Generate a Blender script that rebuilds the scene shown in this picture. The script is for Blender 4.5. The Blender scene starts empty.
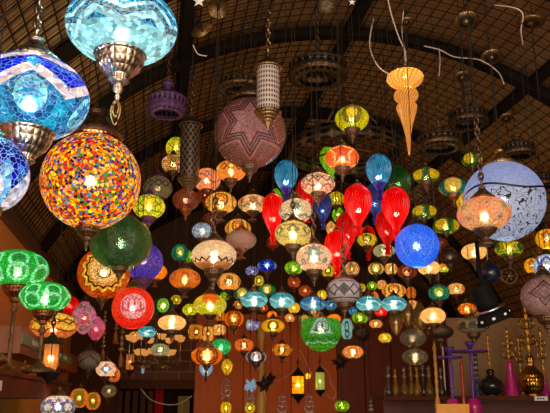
import bpy, math, random
from mathutils import Vector, Matrix
random.seed(7)
S = bpy.context.scene
COL = S.collection
PI = math.pi
# ---------------------------------------------------------------- camera
FPX, PITCH = 700.0, math.radians(15.5)
CAMZ = 1.6
cd = bpy.data.cameras.new('camera'); cam = bpy.data.objects.new('camera', cd); COL.objects.link(cam)
cd.sensor_width = 36; cd.lens = FPX*36/550; cd.clip_start = .05
cam.location = (0, 0, CAMZ); cam.rotation_euler = (PI/2+PITCH, 0, 0)
S.camera = cam
# ---------------------------------------------------------------- world, lights, exposure
W = bpy.data.worlds.new('world'); S.world = W; W.use_nodes = True
bg = W.node_tree.nodes['Background']; bg.inputs[0].default_value = (.80, .58, .38, 1); bg.inputs[1].default_value = 1.9
S.view_settings.view_transform = 'Standard'; S.view_settings.look = 'None'
S.view_settings.gamma = 1; S.view_settings.use_curve_mapping = False
S.view_settings.exposure = 0.0
def area(name, loc, rot, sx, sy, power, col):
    l = bpy.data.lights.new(name, 'AREA'); l.shape = 'RECTANGLE'; l.size = sx; l.size_y = sy
    l.energy = power; l.color = col
    o = bpy.data.objects.new(name, l); COL.objects.link(o); o.location = loc; o.rotation_euler = rot
    return o
# daylight from the open shop front behind the camera
area('shopfront_daylight', (.3, -1.6, 2.3), (math.radians(98), 0, 0), 3.2, 2.2, 185, (1.0, .90, .80))
cy = S.cycles
cy.use_denoising = True; cy.max_bounces = 6; cy.transparent_max_bounces = 12
cy.caustics_reflective = False; cy.caustics_refractive = False; cy.sample_clamp_indirect = 3.0; cy.sample_clamp_direct = 0
cy.use_light_tree = True
# ---------------------------------------------------------------- frames of reference
YAW = math.radians(-9.4)
AX = Vector((math.sin(YAW), math.cos(YAW), 0)); BX = Vector((math.cos(YAW), -math.sin(YAW), 0))
def P(px, py, zc):
    """world point on the line of sight of a pixel at depth zc"""
    x = (px-275)/FPX*zc; z = -(py-206.5)/FPX*zc
    return Vector((x, zc*math.cos(PITCH)-z*math.sin(PITCH), CAMZ+zc*math.sin(PITCH)+z*math.cos(PITCH)))
def V(l, d, z): return Vector((0, 0, CAMZ+z))+BX*l+AX*d
D1 = 4.2; LC, RC, ZC = .314*D1, .619*D1, -.03*D1
def ceil_z(p, inset=.02):
    l = p.dot(BX)-Vector((0, 0, CAMZ)).dot(BX)-LC
    return CAMZ+ZC+math.sqrt(max(.01, (RC-inset)**2-l*l))
def fit(px, py, zc, margin=.12, far=7.3):
    zc = min(zc, far)
    while zc > .5:
        p = P(px, py, zc)
        if ceil_z(p)-p.z > margin: return zc
        zc *= .98
    return zc
# ---------------------------------------------------------------- node helper
def mat_new(name):
    m = bpy.data.materials.new(name); m.use_nodes = True; m.node_tree.nodes.clear()
    return m
class NB:
    def __init__(s, m): s.t = m.node_tree; s.n = s.t.nodes; s.l = s.t.links
    def put(s, sock, v):
        if v is None: return
        if isinstance(v, bpy.types.NodeSocket): s.l.new(v, sock)
        elif isinstance(v, (tuple, list)) and sock.type == 'RGBA': sock.default_value = (*v[:3], 1)
        else: sock.default_value = v
    def m(s, op, a, b=None, c=None):
        n = s.n.new('ShaderNodeMath'); n.operation = op
        s.put(n.inputs[0], a); s.put(n.inputs[1], b); s.put(n.inputs[2], c); return n.outputs[0]
    def mix(s, f, a, b, mode='MIX'):
        n = s.n.new('ShaderNodeMix'); n.data_type = 'RGBA'; n.blend_type = mode
        s.put(n.inputs[0], f); s.put(n.inputs[6], a); s.put(n.inputs[7], b); return n.outputs[2]
    def tc(s, w): return s.n.new('ShaderNodeTexCoord').outputs[w]
    def sep(s, v):
        n = s.n.new('ShaderNodeSeparateXYZ'); s.l.new(v, n.inputs[0]); return n.outputs
    def vor(s, vec, scale, feat='F1', dim='3D', rnd=1):
        n = s.n.new('ShaderNodeTexVoronoi'); n.feature = feat; n.voronoi_dimensions = dim
        s.l.new(vec, n.inputs['Vector']); n.inputs['Scale'].default_value = scale; n.inputs['Randomness'].default_value = rnd; return n.outputs
    def noise(s, vec, scale, det=2, dist=0):
        n = s.n.new('ShaderNodeTexNoise'); s.l.new(vec, n.inputs['Vector'])
        n.inputs['Scale'].default_value = scale; n.inputs['Detail'].default_value = det; n.inputs['Distortion'].default_value = dist; return n.outputs
    def ramp(s, f, stops, const=False):
        n = s.n.new('ShaderNodeValToRGB'); r = n.color_ramp
        if const: r.interpolation = 'CONSTANT'
        while len(r.elements) < len(stops): r.elements.new(.5)
        for e, (p, c) in zip(r.elements, stops): e.position = p; e.color = (*c, 1)
        s.l.new(f, n.inputs[0]); return n.outputs[0]
    def node(s, kind, **kw):
        n = s.n.new(kind)
        for k, v in kw.items(): s.put(n.inputs[k.replace('_', ' ')], v)
        return n
    def bump(s, h, st=.5, dist=.01):
        n = s.node('ShaderNodeBump', Strength=st, Distance=dist); s.l.new(h, n.inputs['Height']); return n.outputs[0]
    def out(s, sh):
        o = s.n.new('ShaderNodeOutputMaterial'); s.l.new(sh, o.inputs[0])
def principled(nb, col, rough=.5, metal=0, nrm=None, **kw):
    n = nb.n.new('ShaderNodeBsdfPrincipled'); nb.put(n.inputs['Base Color'], col); nb.put(n.inputs['Roughness'], rough)
    nb.put(n.inputs['Metallic'], metal)
    if nrm is not None: nb.l.new(nrm, n.inputs['Normal'])
    if not hasattr(rough, 'node') and rough >= .7: n.inputs['Specular IOR Level'].default_value = .08
    return n.outputs[0]
_mc = {}
def metal_mat(name, c, rough=.32, pierce=0, metallic=1.0):
    """worked metal: hammered relief, tarnish, engraved rows"""
    if name in _mc: return _mc[name]
    m = mat_new(name); nb = NB(m); ob = nb.tc('Object'); uv = nb.sep(nb.tc('UV'))
    ns = nb.noise(ob, 9, 4)[0]
    col = nb.mix(nb.ramp(ns, [(.35, (0, 0, 0)), (.7, (1, 1, 1))]), tuple(x*.35 for x in c), c)
    row = nb.m('ABSOLUTE', nb.m('SINE', nb.m('MULTIPLY', uv[0], PI*22)))
    rv = nb.m('ABSOLUTE', nb.m('SINE', nb.m('MULTIPLY', uv[1], PI*14)))
    h = nb.m('MULTIPLY', row, rv)
    if pierce:
        k = nb.m('GREATER_THAN', h, pierce); col = nb.mix(k, col, (.004, .003, .002))
    nb.out(principled(nb, col, nb.m('MULTIPLY_ADD', ns, .3, rough-.12), metallic, nb.bump(h, .28, .02)))
    _mc[name] = m; return m
MET = {
 'bronze': metal_mat('dark_bronze', (.21, .12, .065), .38, metallic=.85), 'pewter': metal_mat('aged_pewter', (.60, .50, .38), .27),
 'brass': metal_mat('antique_brass', (.5, .32, .14), .33), 'copper': metal_mat('aged_copper', (.45, .18, .08), .35),
 'purple': metal_mat('purple_painted_metal', (.17, .06, .22), .45, metallic=.2), 'black': metal_mat('blackened_metal', (.045, .032, .022), .5, metallic=.7),
 'pierced': metal_mat('pierced_dark_bronze', (.13, .08, .045), .4, .55, metallic=.7), 'purple_pierced': metal_mat('purple_pierced_metal', (.22, .08, .28), .5, .6, metallic=.1),
 'silver': metal_mat('silver_filigree', (.55, .5, .45), .3), 'gold': metal_mat('polished_gold_brass', (.75, .42, .08), .25)}
def plain(name, c, rough=.6, metal=0, spots=.25, scale=20):
    if name in _mc: return _mc[name]
    m = mat_new(name); nb = NB(m); ns = nb.noise(nb.tc('Object'), scale, 4)[0]
    nb.out(principled(nb, nb.mix(ns, tuple(x*(1-spots) for x in c), tuple(min(1, x*(1+spots)) for x in c)), rough, metal, nb.bump(ns, .2, .005)))
    _mc[name] = m; return m
CORD = plain('dark_cord', (.02, .016, .013), .7)

def glass(name, base, base2=None, layers=(), tess=9, grout=None, gw=.05, e=1.2, lit=True, tr=.13, hot=.40, rough=.36, ribs=0, var=.5, asp=.66, wk=1.75):
    """mosaic or blown glass of a lamp shade, light inside shines through it"""
    if name in _mc: return _mc[name]
    m = mat_new(name); nb = NB(m); ob = nb.tc('Object'); uv = nb.sep(nb.tc('UV'))
    u = uv[0]; lat = nb.m('MULTIPLY', nb.m('SUBTRACT', uv[1], .5), PI)
    cosl = nb.m('COSINE', lat)
    vv = nb.vor(ob, tess); rc = nb.n.new('ShaderNodeSeparateColor'); nb.l.new(vv['Color'], rc.inputs[0])
    r1, r2 = rc.outputs[0], rc.outputs[1]
    if isinstance(base, list):   # many coloured beads
        col = nb.ramp(r1, [(i/len(base), c) for i, c in enumerate(base)], True)
    else: col = nb.mix(r1, base, base2 or base)
    for L in layers:
        k = L[0]; c = L[-1]
        if lit and max(c) < .5 and k != 'band': c = tuple(x*(.85 if max(c) > .1 else .4) for x in c)
        if k == 'star' and asp < 1: L = (*L[:3], L[3]*1.15, *L[4:])
        if k in ('disc', 'ring', 'star'):
            n, la, r = L[1], L[2], L[3]
            ph = 0 if n % 2 else .5
            dx = nb.m('MULTIPLY', nb.m('SUBTRACT', nb.m('FRACT', nb.m('ADD', nb.m('MULTIPLY', u, n), ph)), .5), 2*PI/n)
            dx = nb.m('MULTIPLY', dx, cosl); dy = nb.m('MULTIPLY', nb.m('SUBTRACT', lat, la), asp)
            rr = nb.m('SQRT', nb.m('ADD', nb.m('MULTIPLY', dx, dx), nb.m('MULTIPLY', dy, dy)))
            if k == 'star':   # straight sided star: tips at r(1+a), valleys at r(1-a)
                np_, am = L[4], L[5]; R1, R2 = r*(1+am), r*(1-am); q = PI/np_
                A = 1/R1; B = (1-R2*math.cos(q)/R1)/(R2*math.sin(q))
                an = nb.m('ADD', nb.m('ARCTAN2', dx, dy), 2*PI)
                f = nb.m('MULTIPLY', nb.m('PINGPONG', nb.m('MULTIPLY', an, np_/(2*PI)), .5), 2*q)
                f = nb.m('MULTIPLY', rr, nb.m('ADD', nb.m('MULTIPLY', nb.m('COSINE', f), A), nb.m('MULTIPLY', nb.m('SINE', f), B)))
                mask = nb.m('LESS_THAN', f, 1)
            elif k == 'disc': mask = nb.m('LESS_THAN', rr, r)
            else: mask = nb.m('LESS_THAN', nb.m('ABSOLUTE', nb.m('SUBTRACT', rr, r)), L[4]*wk)
        elif k in ('zig', 'net', 'wave'):
            n, la, amp, wd = L[1:5]; wd = wd*wk if wd < .1 else wd
            def line(sgn):
                if k == 'wave': t = nb.m('SINE', nb.m('MULTIPLY', u, 2*PI*n))
                else: t = nb.m('MULTIPLY_ADD', nb.m('PINGPONG', nb.m('MULTIPLY', u, n), .5), 4, -1)
                return nb.m('LESS_THAN', nb.m('ABSOLUTE', nb.m('SUBTRACT', nb.m('SUBTRACT', lat, la), nb.m('MULTIPLY', t, amp*sgn))), wd)
            mask = line(1)
            if k == 'net': mask = nb.m('MAXIMUM', mask, line(-1))
        elif k == 'band': mask = nb.m('MULTIPLY', nb.m('GREATER_THAN', lat, L[1]), nb.m('LESS_THAN', lat, L[2]))
        elif k == 'scroll':
            ns = nb.noise(ob, L[3], 0, L[4])[0]
            mask = nb.m('LESS_THAN', nb.m('ABSOLUTE', nb.m('SUBTRACT', ns, .5)), L[5])
            mask = nb.m('MULTIPLY', mask, nb.m('MULTIPLY', nb.m('GREATER_THAN', lat, L[1]), nb.m('LESS_THAN', lat, L[2])))
        elif k == 'script':   # flowing brush strokes inside a round field: (n, lat, r, scale, width)
            n, la, r = L[1:4]; ph = 0 if n % 2 else .5
            fx = nb.m('SUBTRACT', nb.m('FRACT', nb.m('ADD', nb.m('MULTIPLY', u, n), ph)), .5)
            dx = nb.m('MULTIPLY', nb.m('MULTIPLY', fx, 2*PI/n), cosl); dy = nb.m('SUBTRACT', lat, la)
            rr = nb.m('SQRT', nb.m('ADD', nb.m('MULTIPLY', dx, dx), nb.m('MULTIPLY', dy, dy)))
            up = nb.m('GREATER_THAN', nb.m('MULTIPLY', nb.m('SINE', nb.m('MULTIPLY', dx, L[4])), nb.m('GREATER_THAN', dy, -r*.45)), .55)
            up = nb.m('MULTIPLY', up, nb.m('LESS_THAN', dy, r*.35))
            base_ = nb.m('LESS_THAN', nb.m('ABSOLUTE', nb.m('ADD', nb.m('ADD', dy, r*.45), nb.m('MULTIPLY', nb.m('MULTIPLY', dx, dx), -.6))), L[5])
            dots = nb.m('LESS_THAN', nb.m('ABSOLUTE', nb.m('SUBTRACT', nb.m('ADD', dy, nb.m('MULTIPLY', nb.m('SINE', nb.m('MULTIPLY', dx, L[4]*1.3)), .05)), r*.6)), L[5]*.8)
            mask = nb.m('MULTIPLY', nb.m('MAXIMUM', nb.m('MAXIMUM', up, base_), dots), nb.m('LESS_THAN', rr, r))
        elif k == 'bead': mask = nb.m('LESS_THAN', r2, L[1])
        elif k == 'checker':   # small square tiles between two latitudes
            n = L[3]; a_ = nb.m('GREATER_THAN', nb.m('FRACT', nb.m('MULTIPLY', u, n)), .3)
            b_ = nb.m('GREATER_THAN', nb.m('FRACT', nb.m('MULTIPLY', lat, n/(2*PI))), .3)
            mask = nb.m('MULTIPLY', nb.m('MULTIPLY', a_, b_), nb.m('MULTIPLY', nb.m('GREATER_THAN', lat, L[1]), nb.m('LESS_THAN', lat, L[2])))
        col = nb.mix(mask, col, c)
    if ribs: col = nb.mix(1.0, col, nb.ramp(nb.m('ABSOLUTE', nb.m('SINE', nb.m('MULTIPLY', nb.m('ADD', u, nb.m('MULTIPLY', uv[1], .12)), PI*ribs))), [(0, (.5,)*3), (.5, (1, 1, 1)), (1, (1.1,)*3)]), 'MULTIPLY')  # troughs between ribs darkened in the colour, as painted shading
    if var: col = nb.mix(1.0, col, nb.ramp(r2, [(0, (1-var,)*3), (1, (1+var*.4,)*3)]), 'MULTIPLY')
    if grout is not None:
        ve = nb.vor(ob, tess, 'DISTANCE_TO_EDGE')['Distance']
        col = nb.mix(nb.m('LESS_THAN', ve, gw), col, grout)
    nrm = None
    if ribs: nrm = nb.bump(nb.m('ABSOLUTE', nb.m('SINE', nb.m('MULTIPLY', nb.m('ADD', u, nb.m('MULTIPLY', uv[1], .12)), PI*ribs))), .6, .03)
    elif grout is not None or tess > 5: nrm = nb.bump(vv['Distance'], .35, .02)
    surf = principled(nb, nb.mix(1.0, col, ((.16,)*3 if lit else (.6,)*3), 'MULTIPLY'), .22, 0, nrm)
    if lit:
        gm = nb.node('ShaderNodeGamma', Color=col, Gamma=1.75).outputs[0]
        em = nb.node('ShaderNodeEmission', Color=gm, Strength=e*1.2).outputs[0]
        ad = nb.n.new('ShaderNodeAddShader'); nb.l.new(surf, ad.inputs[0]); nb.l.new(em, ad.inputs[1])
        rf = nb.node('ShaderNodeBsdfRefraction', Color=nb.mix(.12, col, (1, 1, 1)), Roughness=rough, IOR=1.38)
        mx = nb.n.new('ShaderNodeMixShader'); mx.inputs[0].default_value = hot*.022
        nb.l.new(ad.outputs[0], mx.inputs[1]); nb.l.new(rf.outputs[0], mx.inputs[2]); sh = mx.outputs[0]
    else: sh = surf
    if tr:
        t = nb.node('ShaderNodeBsdfTransparent', Color=col).outputs[0]
        m2 = nb.n.new('ShaderNodeMixShader'); m2.inputs[0].default_value = tr
        nb.l.new(sh, m2.inputs[1]); nb.l.new(t, m2.inputs[2]); sh = m2.outputs[0]
    nb.out(sh); _mc[name] = m; return m
# ---------------------------------------------------------------- mesh helper
def mesh(name, vs, fs, uvs=None, smooth=True, auto=None):
    me = bpy.data.meshes.new(name); me.from_pydata([tuple(v) for v in vs], [], fs)
    if uvs:
        l = me.uv_layers.new(name='UVMap')
        for p in me.polygons:
            for k, li in enumerate(p.loop_indices): l.data[li].uv = uvs[p.index][k]
    if smooth: me.polygons.foreach_set('use_smooth', [True]*len(me.polygons))
    me.materials.append(None); me.update(); return me
def lathe(name, prof, seg=32, rib=None, arc=True):
    """surface of revolution of (radius, z) pairs; rib(theta, t) scales the radius; u=.5 faces -Y"""
    vs, fs, uv = [], [], []
    n = len(prof)
    for i in range(n):
        for j in range(seg):
            th = -PI/2+2*PI*(j/seg-.5); r, z = prof[i][:2]
            if rib: r *= rib(th, i/(n-1))
            vs.append((r*math.cos(th), r*math.sin(th), z))
    for i in range(n-1):
        for j in range(seg):
            k = (j+1) % seg
            fs.append((i*seg+j, i*seg+k, (i+1)*seg+k, (i+1)*seg+j))
            v0, v1 = (prof[i][2], prof[i+1][2]) if len(prof[0]) > 2 else (i/(n-1), (i+1)/(n-1))
            uv.append(((j/seg, v0), ((j+1)/seg, v0), ((j+1)/seg, v1), (j/seg, v1)))
    return mesh(name, vs, fs, uv)
def put(name, me, mt, parent=None, loc=(0, 0, 0), scale=(1, 1, 1), rot=(0, 0, 0)):
    o = bpy.data.objects.new(name, me); COL.objects.link(o)
    if parent is not None: o.parent = parent
    o.location = loc; o.scale = scale if hasattr(scale, '__len__') else (scale,)*3; o.rotation_euler = rot
    if mt is not None and len(o.material_slots): o.material_slots[0].link = 'OBJECT'; o.material_slots[0].material = mt
    return o
def root(name, loc, label, cat, group=None, rz=0):
    o = bpy.data.objects.new(name, None); COL.objects.link(o); o.location = loc; o.rotation_euler = (0, 0, rz); o.empty_display_size = .05
    o['label'] = label; o['category'] = cat
    if group: o['group'] = group
    return o
def tube_geo(pts, r, seg=6, vs=None, fs=None):
    vs = [] if vs is None else vs; fs = [] if fs is None else fs; base = len(vs); pts = [Vector(p) for p in pts]
    for i, p in enumerate(pts):
        t = (pts[min(i+1, len(pts)-1)]-pts[max(i-1, 0)]).normalized()
        up = Vector((0, 0, 1)) if abs(t.z) < .95 else Vector((1, 0, 0))
        x = t.cross(up).normalized(); y = t.cross(x)
        rr = r[i] if hasattr(r, '__len__') else r
        for j in range(seg): a = 2*PI*j/seg; vs.append(p+x*rr*math.cos(a)+y*rr*math.sin(a))
    for i in range(len(pts)-1):
        for j in range(seg): k = (j+1) % seg; fs.append((base+i*seg+j, base+i*seg+k, base+(i+1)*seg+k, base+(i+1)*seg+j))
    fs.append(tuple(base+j for j in range(seg))[::-1]); fs.append(tuple(base+(len(pts)-1)*seg+j for j in range(seg)))
    return vs, fs
def tube(name, pts, r, mt, parent=None, seg=6):
    vs, fs = tube_geo(pts, r, seg); return put(name, mesh(name, vs, fs), mt, parent)
def box_geo(vs, fs, c, s, R=None):
    b = len(vs)
    for x in (-1, 1):
        for y in (-1, 1):
            for z in (-1, 1):
                v = Vector((x*s[0]/2, y*s[1]/2, z*s[2]/2))
                if R is not None: v = R @ v
                vs.append(Vector(c)+v)
    for f in ((0, 1, 3, 2), (4, 6, 7, 5), (0, 4, 5, 1), (2, 3, 7, 6), (0, 2, 6, 4), (1, 5, 7, 3)): fs.append(tuple(b+i for i in f))
def struct(name, vs, fs, mt, uvs=None, smooth=False):
    o = put(name, mesh(name, vs, fs, uvs, smooth), mt); o['kind'] = 'structure'; return o
RV = Matrix((( BX.x, AX.x, 0), (BX.y, AX.y, 0), (0, 0, 1)))   # vault frame to world
def vbox(l0, l1, d0, d1, z0, z1, vs=None, fs=None):
    vs = [] if vs is None else vs; fs = [] if fs is None else fs
    box_geo(vs, fs, V((l0+l1)/2, (d0+d1)/2, (z0+z1)/2), (l1-l0, d1-d0, z1-z0), RV); return vs, fs
# ================================================================ the room
def m_ceiling():
    m = mat_new('brown_reed_awning'); nb = NB(m); uv = nb.tc('UV'); s = nb.sep(uv)
    ns = nb.noise(uv, 3, 4)[0]
    stripe = nb.m('PINGPONG', nb.m('MULTIPLY', s[0], 24), .5)
    left = nb.m('GREATER_THAN', s[1], 4.1)       # reed matting on the left slope, plain canvas elsewhere
    panel = nb.noise(nb.tc('UV'), .8, 1)[0]
    col = nb.mix(left, nb.mix(ns, (.66, .46, .31), (.85, .62, .44)), nb.mix(ns, (.50, .28, .11), (.78, .48, .22)))
    col = nb.mix(nb.m('MULTIPLY', nb.m('LESS_THAN', stripe, .12), left), col, (.10, .05, .025))
    col = nb.mix(nb.m('MULTIPLY', panel, .3), col, (.50, .38, .30))
    nb.out(principled(nb, col, .8, 0, nb.bump(stripe, .4, .01))); return m
def m_wood(name, c1, c2, sc=1.5, ang=(9, 9, .6), rough=.45):
    m = mat_new(name); nb = NB(m); mp = nb.n.new('ShaderNodeMapping'); nb.l.new(nb.tc('Object'), mp.inputs[0]); mp.inputs['Scale'].default_value = ang
    ns = nb.noise(mp.outputs[0], sc, 5, 1.2)[0]
    nb.out(principled(nb, nb.mix(ns, c1, c2), rough, 0, nb.bump(ns, .25, .01))); return m
def m_brick():
    m = mat_new('dark_brown_brickwork'); nb = NB(m); b = nb.n.new('ShaderNodeTexBrick'); nb.l.new(nb.tc('UV'), b.inputs[0])
    b.inputs['Color1'].default_value = (.14, .06, .035, 1); b.inputs['Color2'].default_value = (.09, .035, .022, 1); b.inputs['Mortar'].default_value = (.20, .12, .08, 1)
    b.inputs['Scale'].default_value = 1; b.inputs['Brick Width'].default_value = .26; b.inputs['Row Height'].default_value = .12; b.inputs['Mortar Size'].default_value = .008
    nb.out(principled(nb, b.outputs[0], .7, 0, nb.bump(b.outputs[1], .6, .01))); return m
STEEL = plain('dark_painted_steel', (.010, .006, .004), .95)
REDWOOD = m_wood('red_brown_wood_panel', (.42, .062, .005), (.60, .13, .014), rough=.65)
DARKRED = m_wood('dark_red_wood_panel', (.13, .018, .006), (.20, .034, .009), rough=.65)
WALNUT = m_wood('walnut_boards', (.04, .014, .006), (.09, .035, .014), rough=.7)
YEWALL = plain('ochre_plaster', (.22, .12, .035), .8, 0, .2, 5)
T0 = math.acos((-.945-LC)/RC); T1 = math.radians(15)
def arc(t, d, r=RC): return V(LC+r*math.cos(t), d, ZC+r*math.sin(t))
# ceiling shell with thickness
N, DA, DB = 40, -.2, 8.4
vs, fs, uv = [], [], []
for j, d in enumerate((DA, DB)):
    for i in range(N+1): t = T1+(T0-T1)*i/N; vs.append(arc(t, d, RC+.01))
    for i in range(N+1): t = T1+(T0-T1)*i/N; vs.append(arc(t, d, RC+.06))
for i in range(N):
    a, b = i, i+1; o2 = 2*(N+1); t0 = (T0-T1)*RC*i/N; t1 = (T0-T1)*RC*(i+1)/N
    q4 = ((DA, t0), (DA, t1), (DB, t1), (DB, t0))
    fs.append((a, b, b+o2, a+o2)); uv.append(q4)
    fs.append((a+N+1, a+o2+N+1, b+o2+N+1, b+N+1)); uv.append((q4[0], q4[3], q4[2], q4[1]))
    for off in (0, o2):
        fs.append((a+off, b+off, b+N+1+off, a+N+1+off)); uv.append(q4)
struct('ceiling', vs, fs, m_ceiling(), uv, True)
# ribs
def rib(name, d, w=.07, h=.06):
    vs, fs = [], []; n = 48
    for i in range(n+1):
        t = T1+(T0-T1)*i/n
        for dd, r in ((-w/2, RC), (w/2, RC), (w/2, RC-h), (-w/2, RC-h)): vs.append(arc(t, d+dd, r))
    for i in range(n):
        for k in range(4): fs.append((i*4+k, i*4+(k+1) % 4, (i+1)*4+(k+1) % 4, (i+1)*4+k))
    fs += [(0, 1, 2, 3), tuple(n*4+k for k in (3, 2, 1, 0))]
    struct(name, vs, fs, STEEL)
for i, d in enumerate((1.9, 3.3, 4.2, 5.6, 7.1, 8.3)): rib('trim_%d' % (i+1), d)
def lon(name, t, w=.075, h=.05):
    vs, fs = [], []; c = arc(t, (DA+DB)/2, RC-h/2)
    R = RV @ Matrix.Rotation(-(t-PI/2), 3, 'Y')
    box_geo(vs, fs, c, (w, DB-DA, h), R); struct(name, vs, fs, STEEL)
def tang(x, y):
    r_ = P(x, y, 1)-Vector((0, 0, CAMZ)); l, d, z = r_.dot(BX), r_.dot(AX), r_.z
    return math.atan2(z/d*D1-ZC, l/d*D1-LC)
lon('trim_7', tang(348, 32)); lon('trim_8', tang(533, 76)); lon('trim_9', tang(181, 56))
# wire mesh under the awning
vs, fs = [], []
t = T1
while t < T0:
    tube_geo([arc(t, DA, RC-.012), arc(t, DB, RC-.012)], .004, 4, vs, fs); t += .078/RC
d = 1.5
while d < DB:
    tube_geo([arc(T1+(T0-T1)*i/30, d, RC-.012) for i in range(31)], .004, 4, vs, fs); d += .085
struct('trim_10', vs, fs, plain('rusty_wire', (.012, .008, .006), .7))
# springer beam, walls, floor
vs, fs = vbox(-1.06, -.93, DA, DB, 1.06, 1.20); struct('trim_11', vs, fs, m_wood('dark_beam', (.07, .03, .02), (.13, .06, .035)))
vs, fs = vbox(-1.10, -.97, DA, DB, -CAMZ, 1.07); struct('wall_left', vs, fs, m_wood('orange_brown_wall', (.60, .20, .05), (.75, .32, .09), 1, (.6, 3, 3)))
LR = LC+RC*math.cos(T1); ZR = ZC+RC*math.sin(T1)
vs, fs = vbox(LR-.02, LR+.1, DA, DB, -CAMZ, ZR+.05); struct('wall_right', vs, fs, YEWALL)
vs, fs = vbox(-1.1, LR+.1, DA, DB+.1, -CAMZ-.1, -CAMZ); struct('floor', vs, fs, plain('stone_floor', (.16, .12, .09), .5, 0, .2, 4))
# back wall: brick pier with an opening, red wooden panels, darker panels (one wall, one gable)
def backx(px, py=395):   # l of a pixel column on the back wall
    r_ = P(px, py, 1)-Vector((0, 0, CAMZ)); return r_.dot(BX)/r_.dot(AX)*DB
def backz(px, py):
    r_ = P(px, py, 1)-Vector((0, 0, CAMZ)); return r_.z/r_.dot(AX)*DB
gv = [V(LC+(RC+.05)*math.cos(T1+(T0-T1)*i/N), DB+.02, ZC+(RC+.05)*math.sin(T1+(T0-T1)*i/N)) for i in range(N+1)]
zt = backz(200, 335)+.25
gv2 = [V(LR+.1, DB+.02, zt)] + gv + [V(-1.1, DB+.02, zt)]
vs = gv2+[v+AX*.1 for v in gv2]; n = len(gv2)
fs = [tuple(range(n)), tuple(range(n, 2*n))[::-1]]+[(i, (i+1) % n, (i+1) % n+n, i+n) for i in range(n)]
struct('wall_gable', vs, fs, plain('dark_gable_boards', (.07, .035, .02), .7))
xa, xb, xc, xd = backx(120), backx(194), backx(337), LR
vs, fs = vbox(xa, xb, DB-.05, DB+.1, backz(160, 385), zt)
o = struct('wall_back', vs, fs, m_brick())
l = o.data.uv_layers.new(name='UVMap')
for p in o.data.polygons:
    for li in p.loop_indices:
        v = o.data.vertices[o.data.loops[li].vertex_index].co; l.data[li].uv = (v.dot(BX), v.z)
def panels(name, x0, x1, n, mt):
    vs, fs = [], []; w = (x1-x0)/n
    for i in range(n): vbox(x0+w*i+.006, x0+w*(i+1)-.006, DB-.04, DB, -CAMZ, zt, vs, fs)
    vbox(x0, x1, DB, DB+.1, -CAMZ, zt, vs, fs)
    return struct(name, vs, fs, mt)
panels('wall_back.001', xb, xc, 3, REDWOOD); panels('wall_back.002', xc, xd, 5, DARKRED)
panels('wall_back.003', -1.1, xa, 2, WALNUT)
vs, fs = vbox(xa, xb, DB-.12, DB-.05, backz(160, 389), backz(160, 380)); struct('trim_12', vs, fs, WALNUT)
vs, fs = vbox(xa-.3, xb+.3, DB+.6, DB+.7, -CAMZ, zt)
vbox(xa-.3, xa-.2, DB+.1, DB+.7, -CAMZ, zt, vs, fs); vbox(xb+.2, xb+.3, DB+.1, DB+.7, -CAMZ, zt, vs, fs); vbox(xa-.3, xb+.3, DB+.1, DB+.7, zt-.1, zt, vs, fs); vbox(xa-.3, xb+.3, DB+.1, DB+.7, -CAMZ-.1, -CAMZ, vs, fs)  # unseen sides, top and floor added to keep outside light from leaking in
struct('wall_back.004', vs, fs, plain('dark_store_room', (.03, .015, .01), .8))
# slatted shutter left of the opening
vs, fs = [], []
x = backx(118)
while x < backx(153): vbox(x, x+.055, DB-.10, DB-.06, -CAMZ, backz(140, 391), vs, fs); x += .085
o = put('slatted_shutter', mesh('slatted_shutter', vs, fs, None, False), WALNUT)
o['label'] = 'brown vertical slatted shutter below the brickwork in the dark opening'; o['category'] = 'shutter'
def cloth(name, x0, x1, z1, mt, label, folds=5, d=DB+.25):
    n = 30; vs, fs = [], []
    for j, z in enumerate((z1, z1-.5, z1-1.2)):
        for i in range(n+1):
            for q in (0, .02): vs.append(V(x0+(x1-x0)*i/n, d+.03*math.sin(i/n*folds*2*PI)+q, z))
    W2 = 2*(n+1)
    for j in range(2):
        for i in range(n):
            a = j*W2+2*i; fs.append((a, a+2, a+2+W2, a+W2)); fs.append((a+1, a+1+W2, a+3+W2, a+3))
    o = put(name, mesh(name, vs, fs), mt); o['label'] = label; o['category'] = 'cloth'
cloth('hanging_cloth', backx(155), backx(164), backz(160, 388), plain('red_cloth', (.5, .02, .015), .8), 'red cloth hanging in the dark opening under the bricks')
cloth('hanging_cloth', backx(179), backx(191), backz(185, 396), plain('pale_yellow_cloth', (.42, .30, .10), .8), 'pale yellow cloth hanging beside the red panelling', 3)
# orange wooden post in front of the panels
r_ = P(261, 413, 6.6)
pb = root('wooden_post', (r_.x, r_.y, 0), 'golden orange carved wooden post in front of the red wood panels', 'post')
WOOD = m_wood('golden_wood', (.45, .20, .03), (.62, .34, .07), 3)
put('shaft', lathe('post_shaft', [(.045, 0), (.045, .1), (.032, .16), (.032, 1.25), (.04, 1.3), (.032, 1.36), (.05, 1.55), (.05, 1.62), (.032, 1.7)], 16), WOOD, pb)
put('top', lathe('post_top', [(.032, 1.7), (.034, 2.0), (.02, 2.1), (.045, 2.2), (.03, 2.3), (.001, 2.34)], 16), WOOD, pb)
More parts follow.
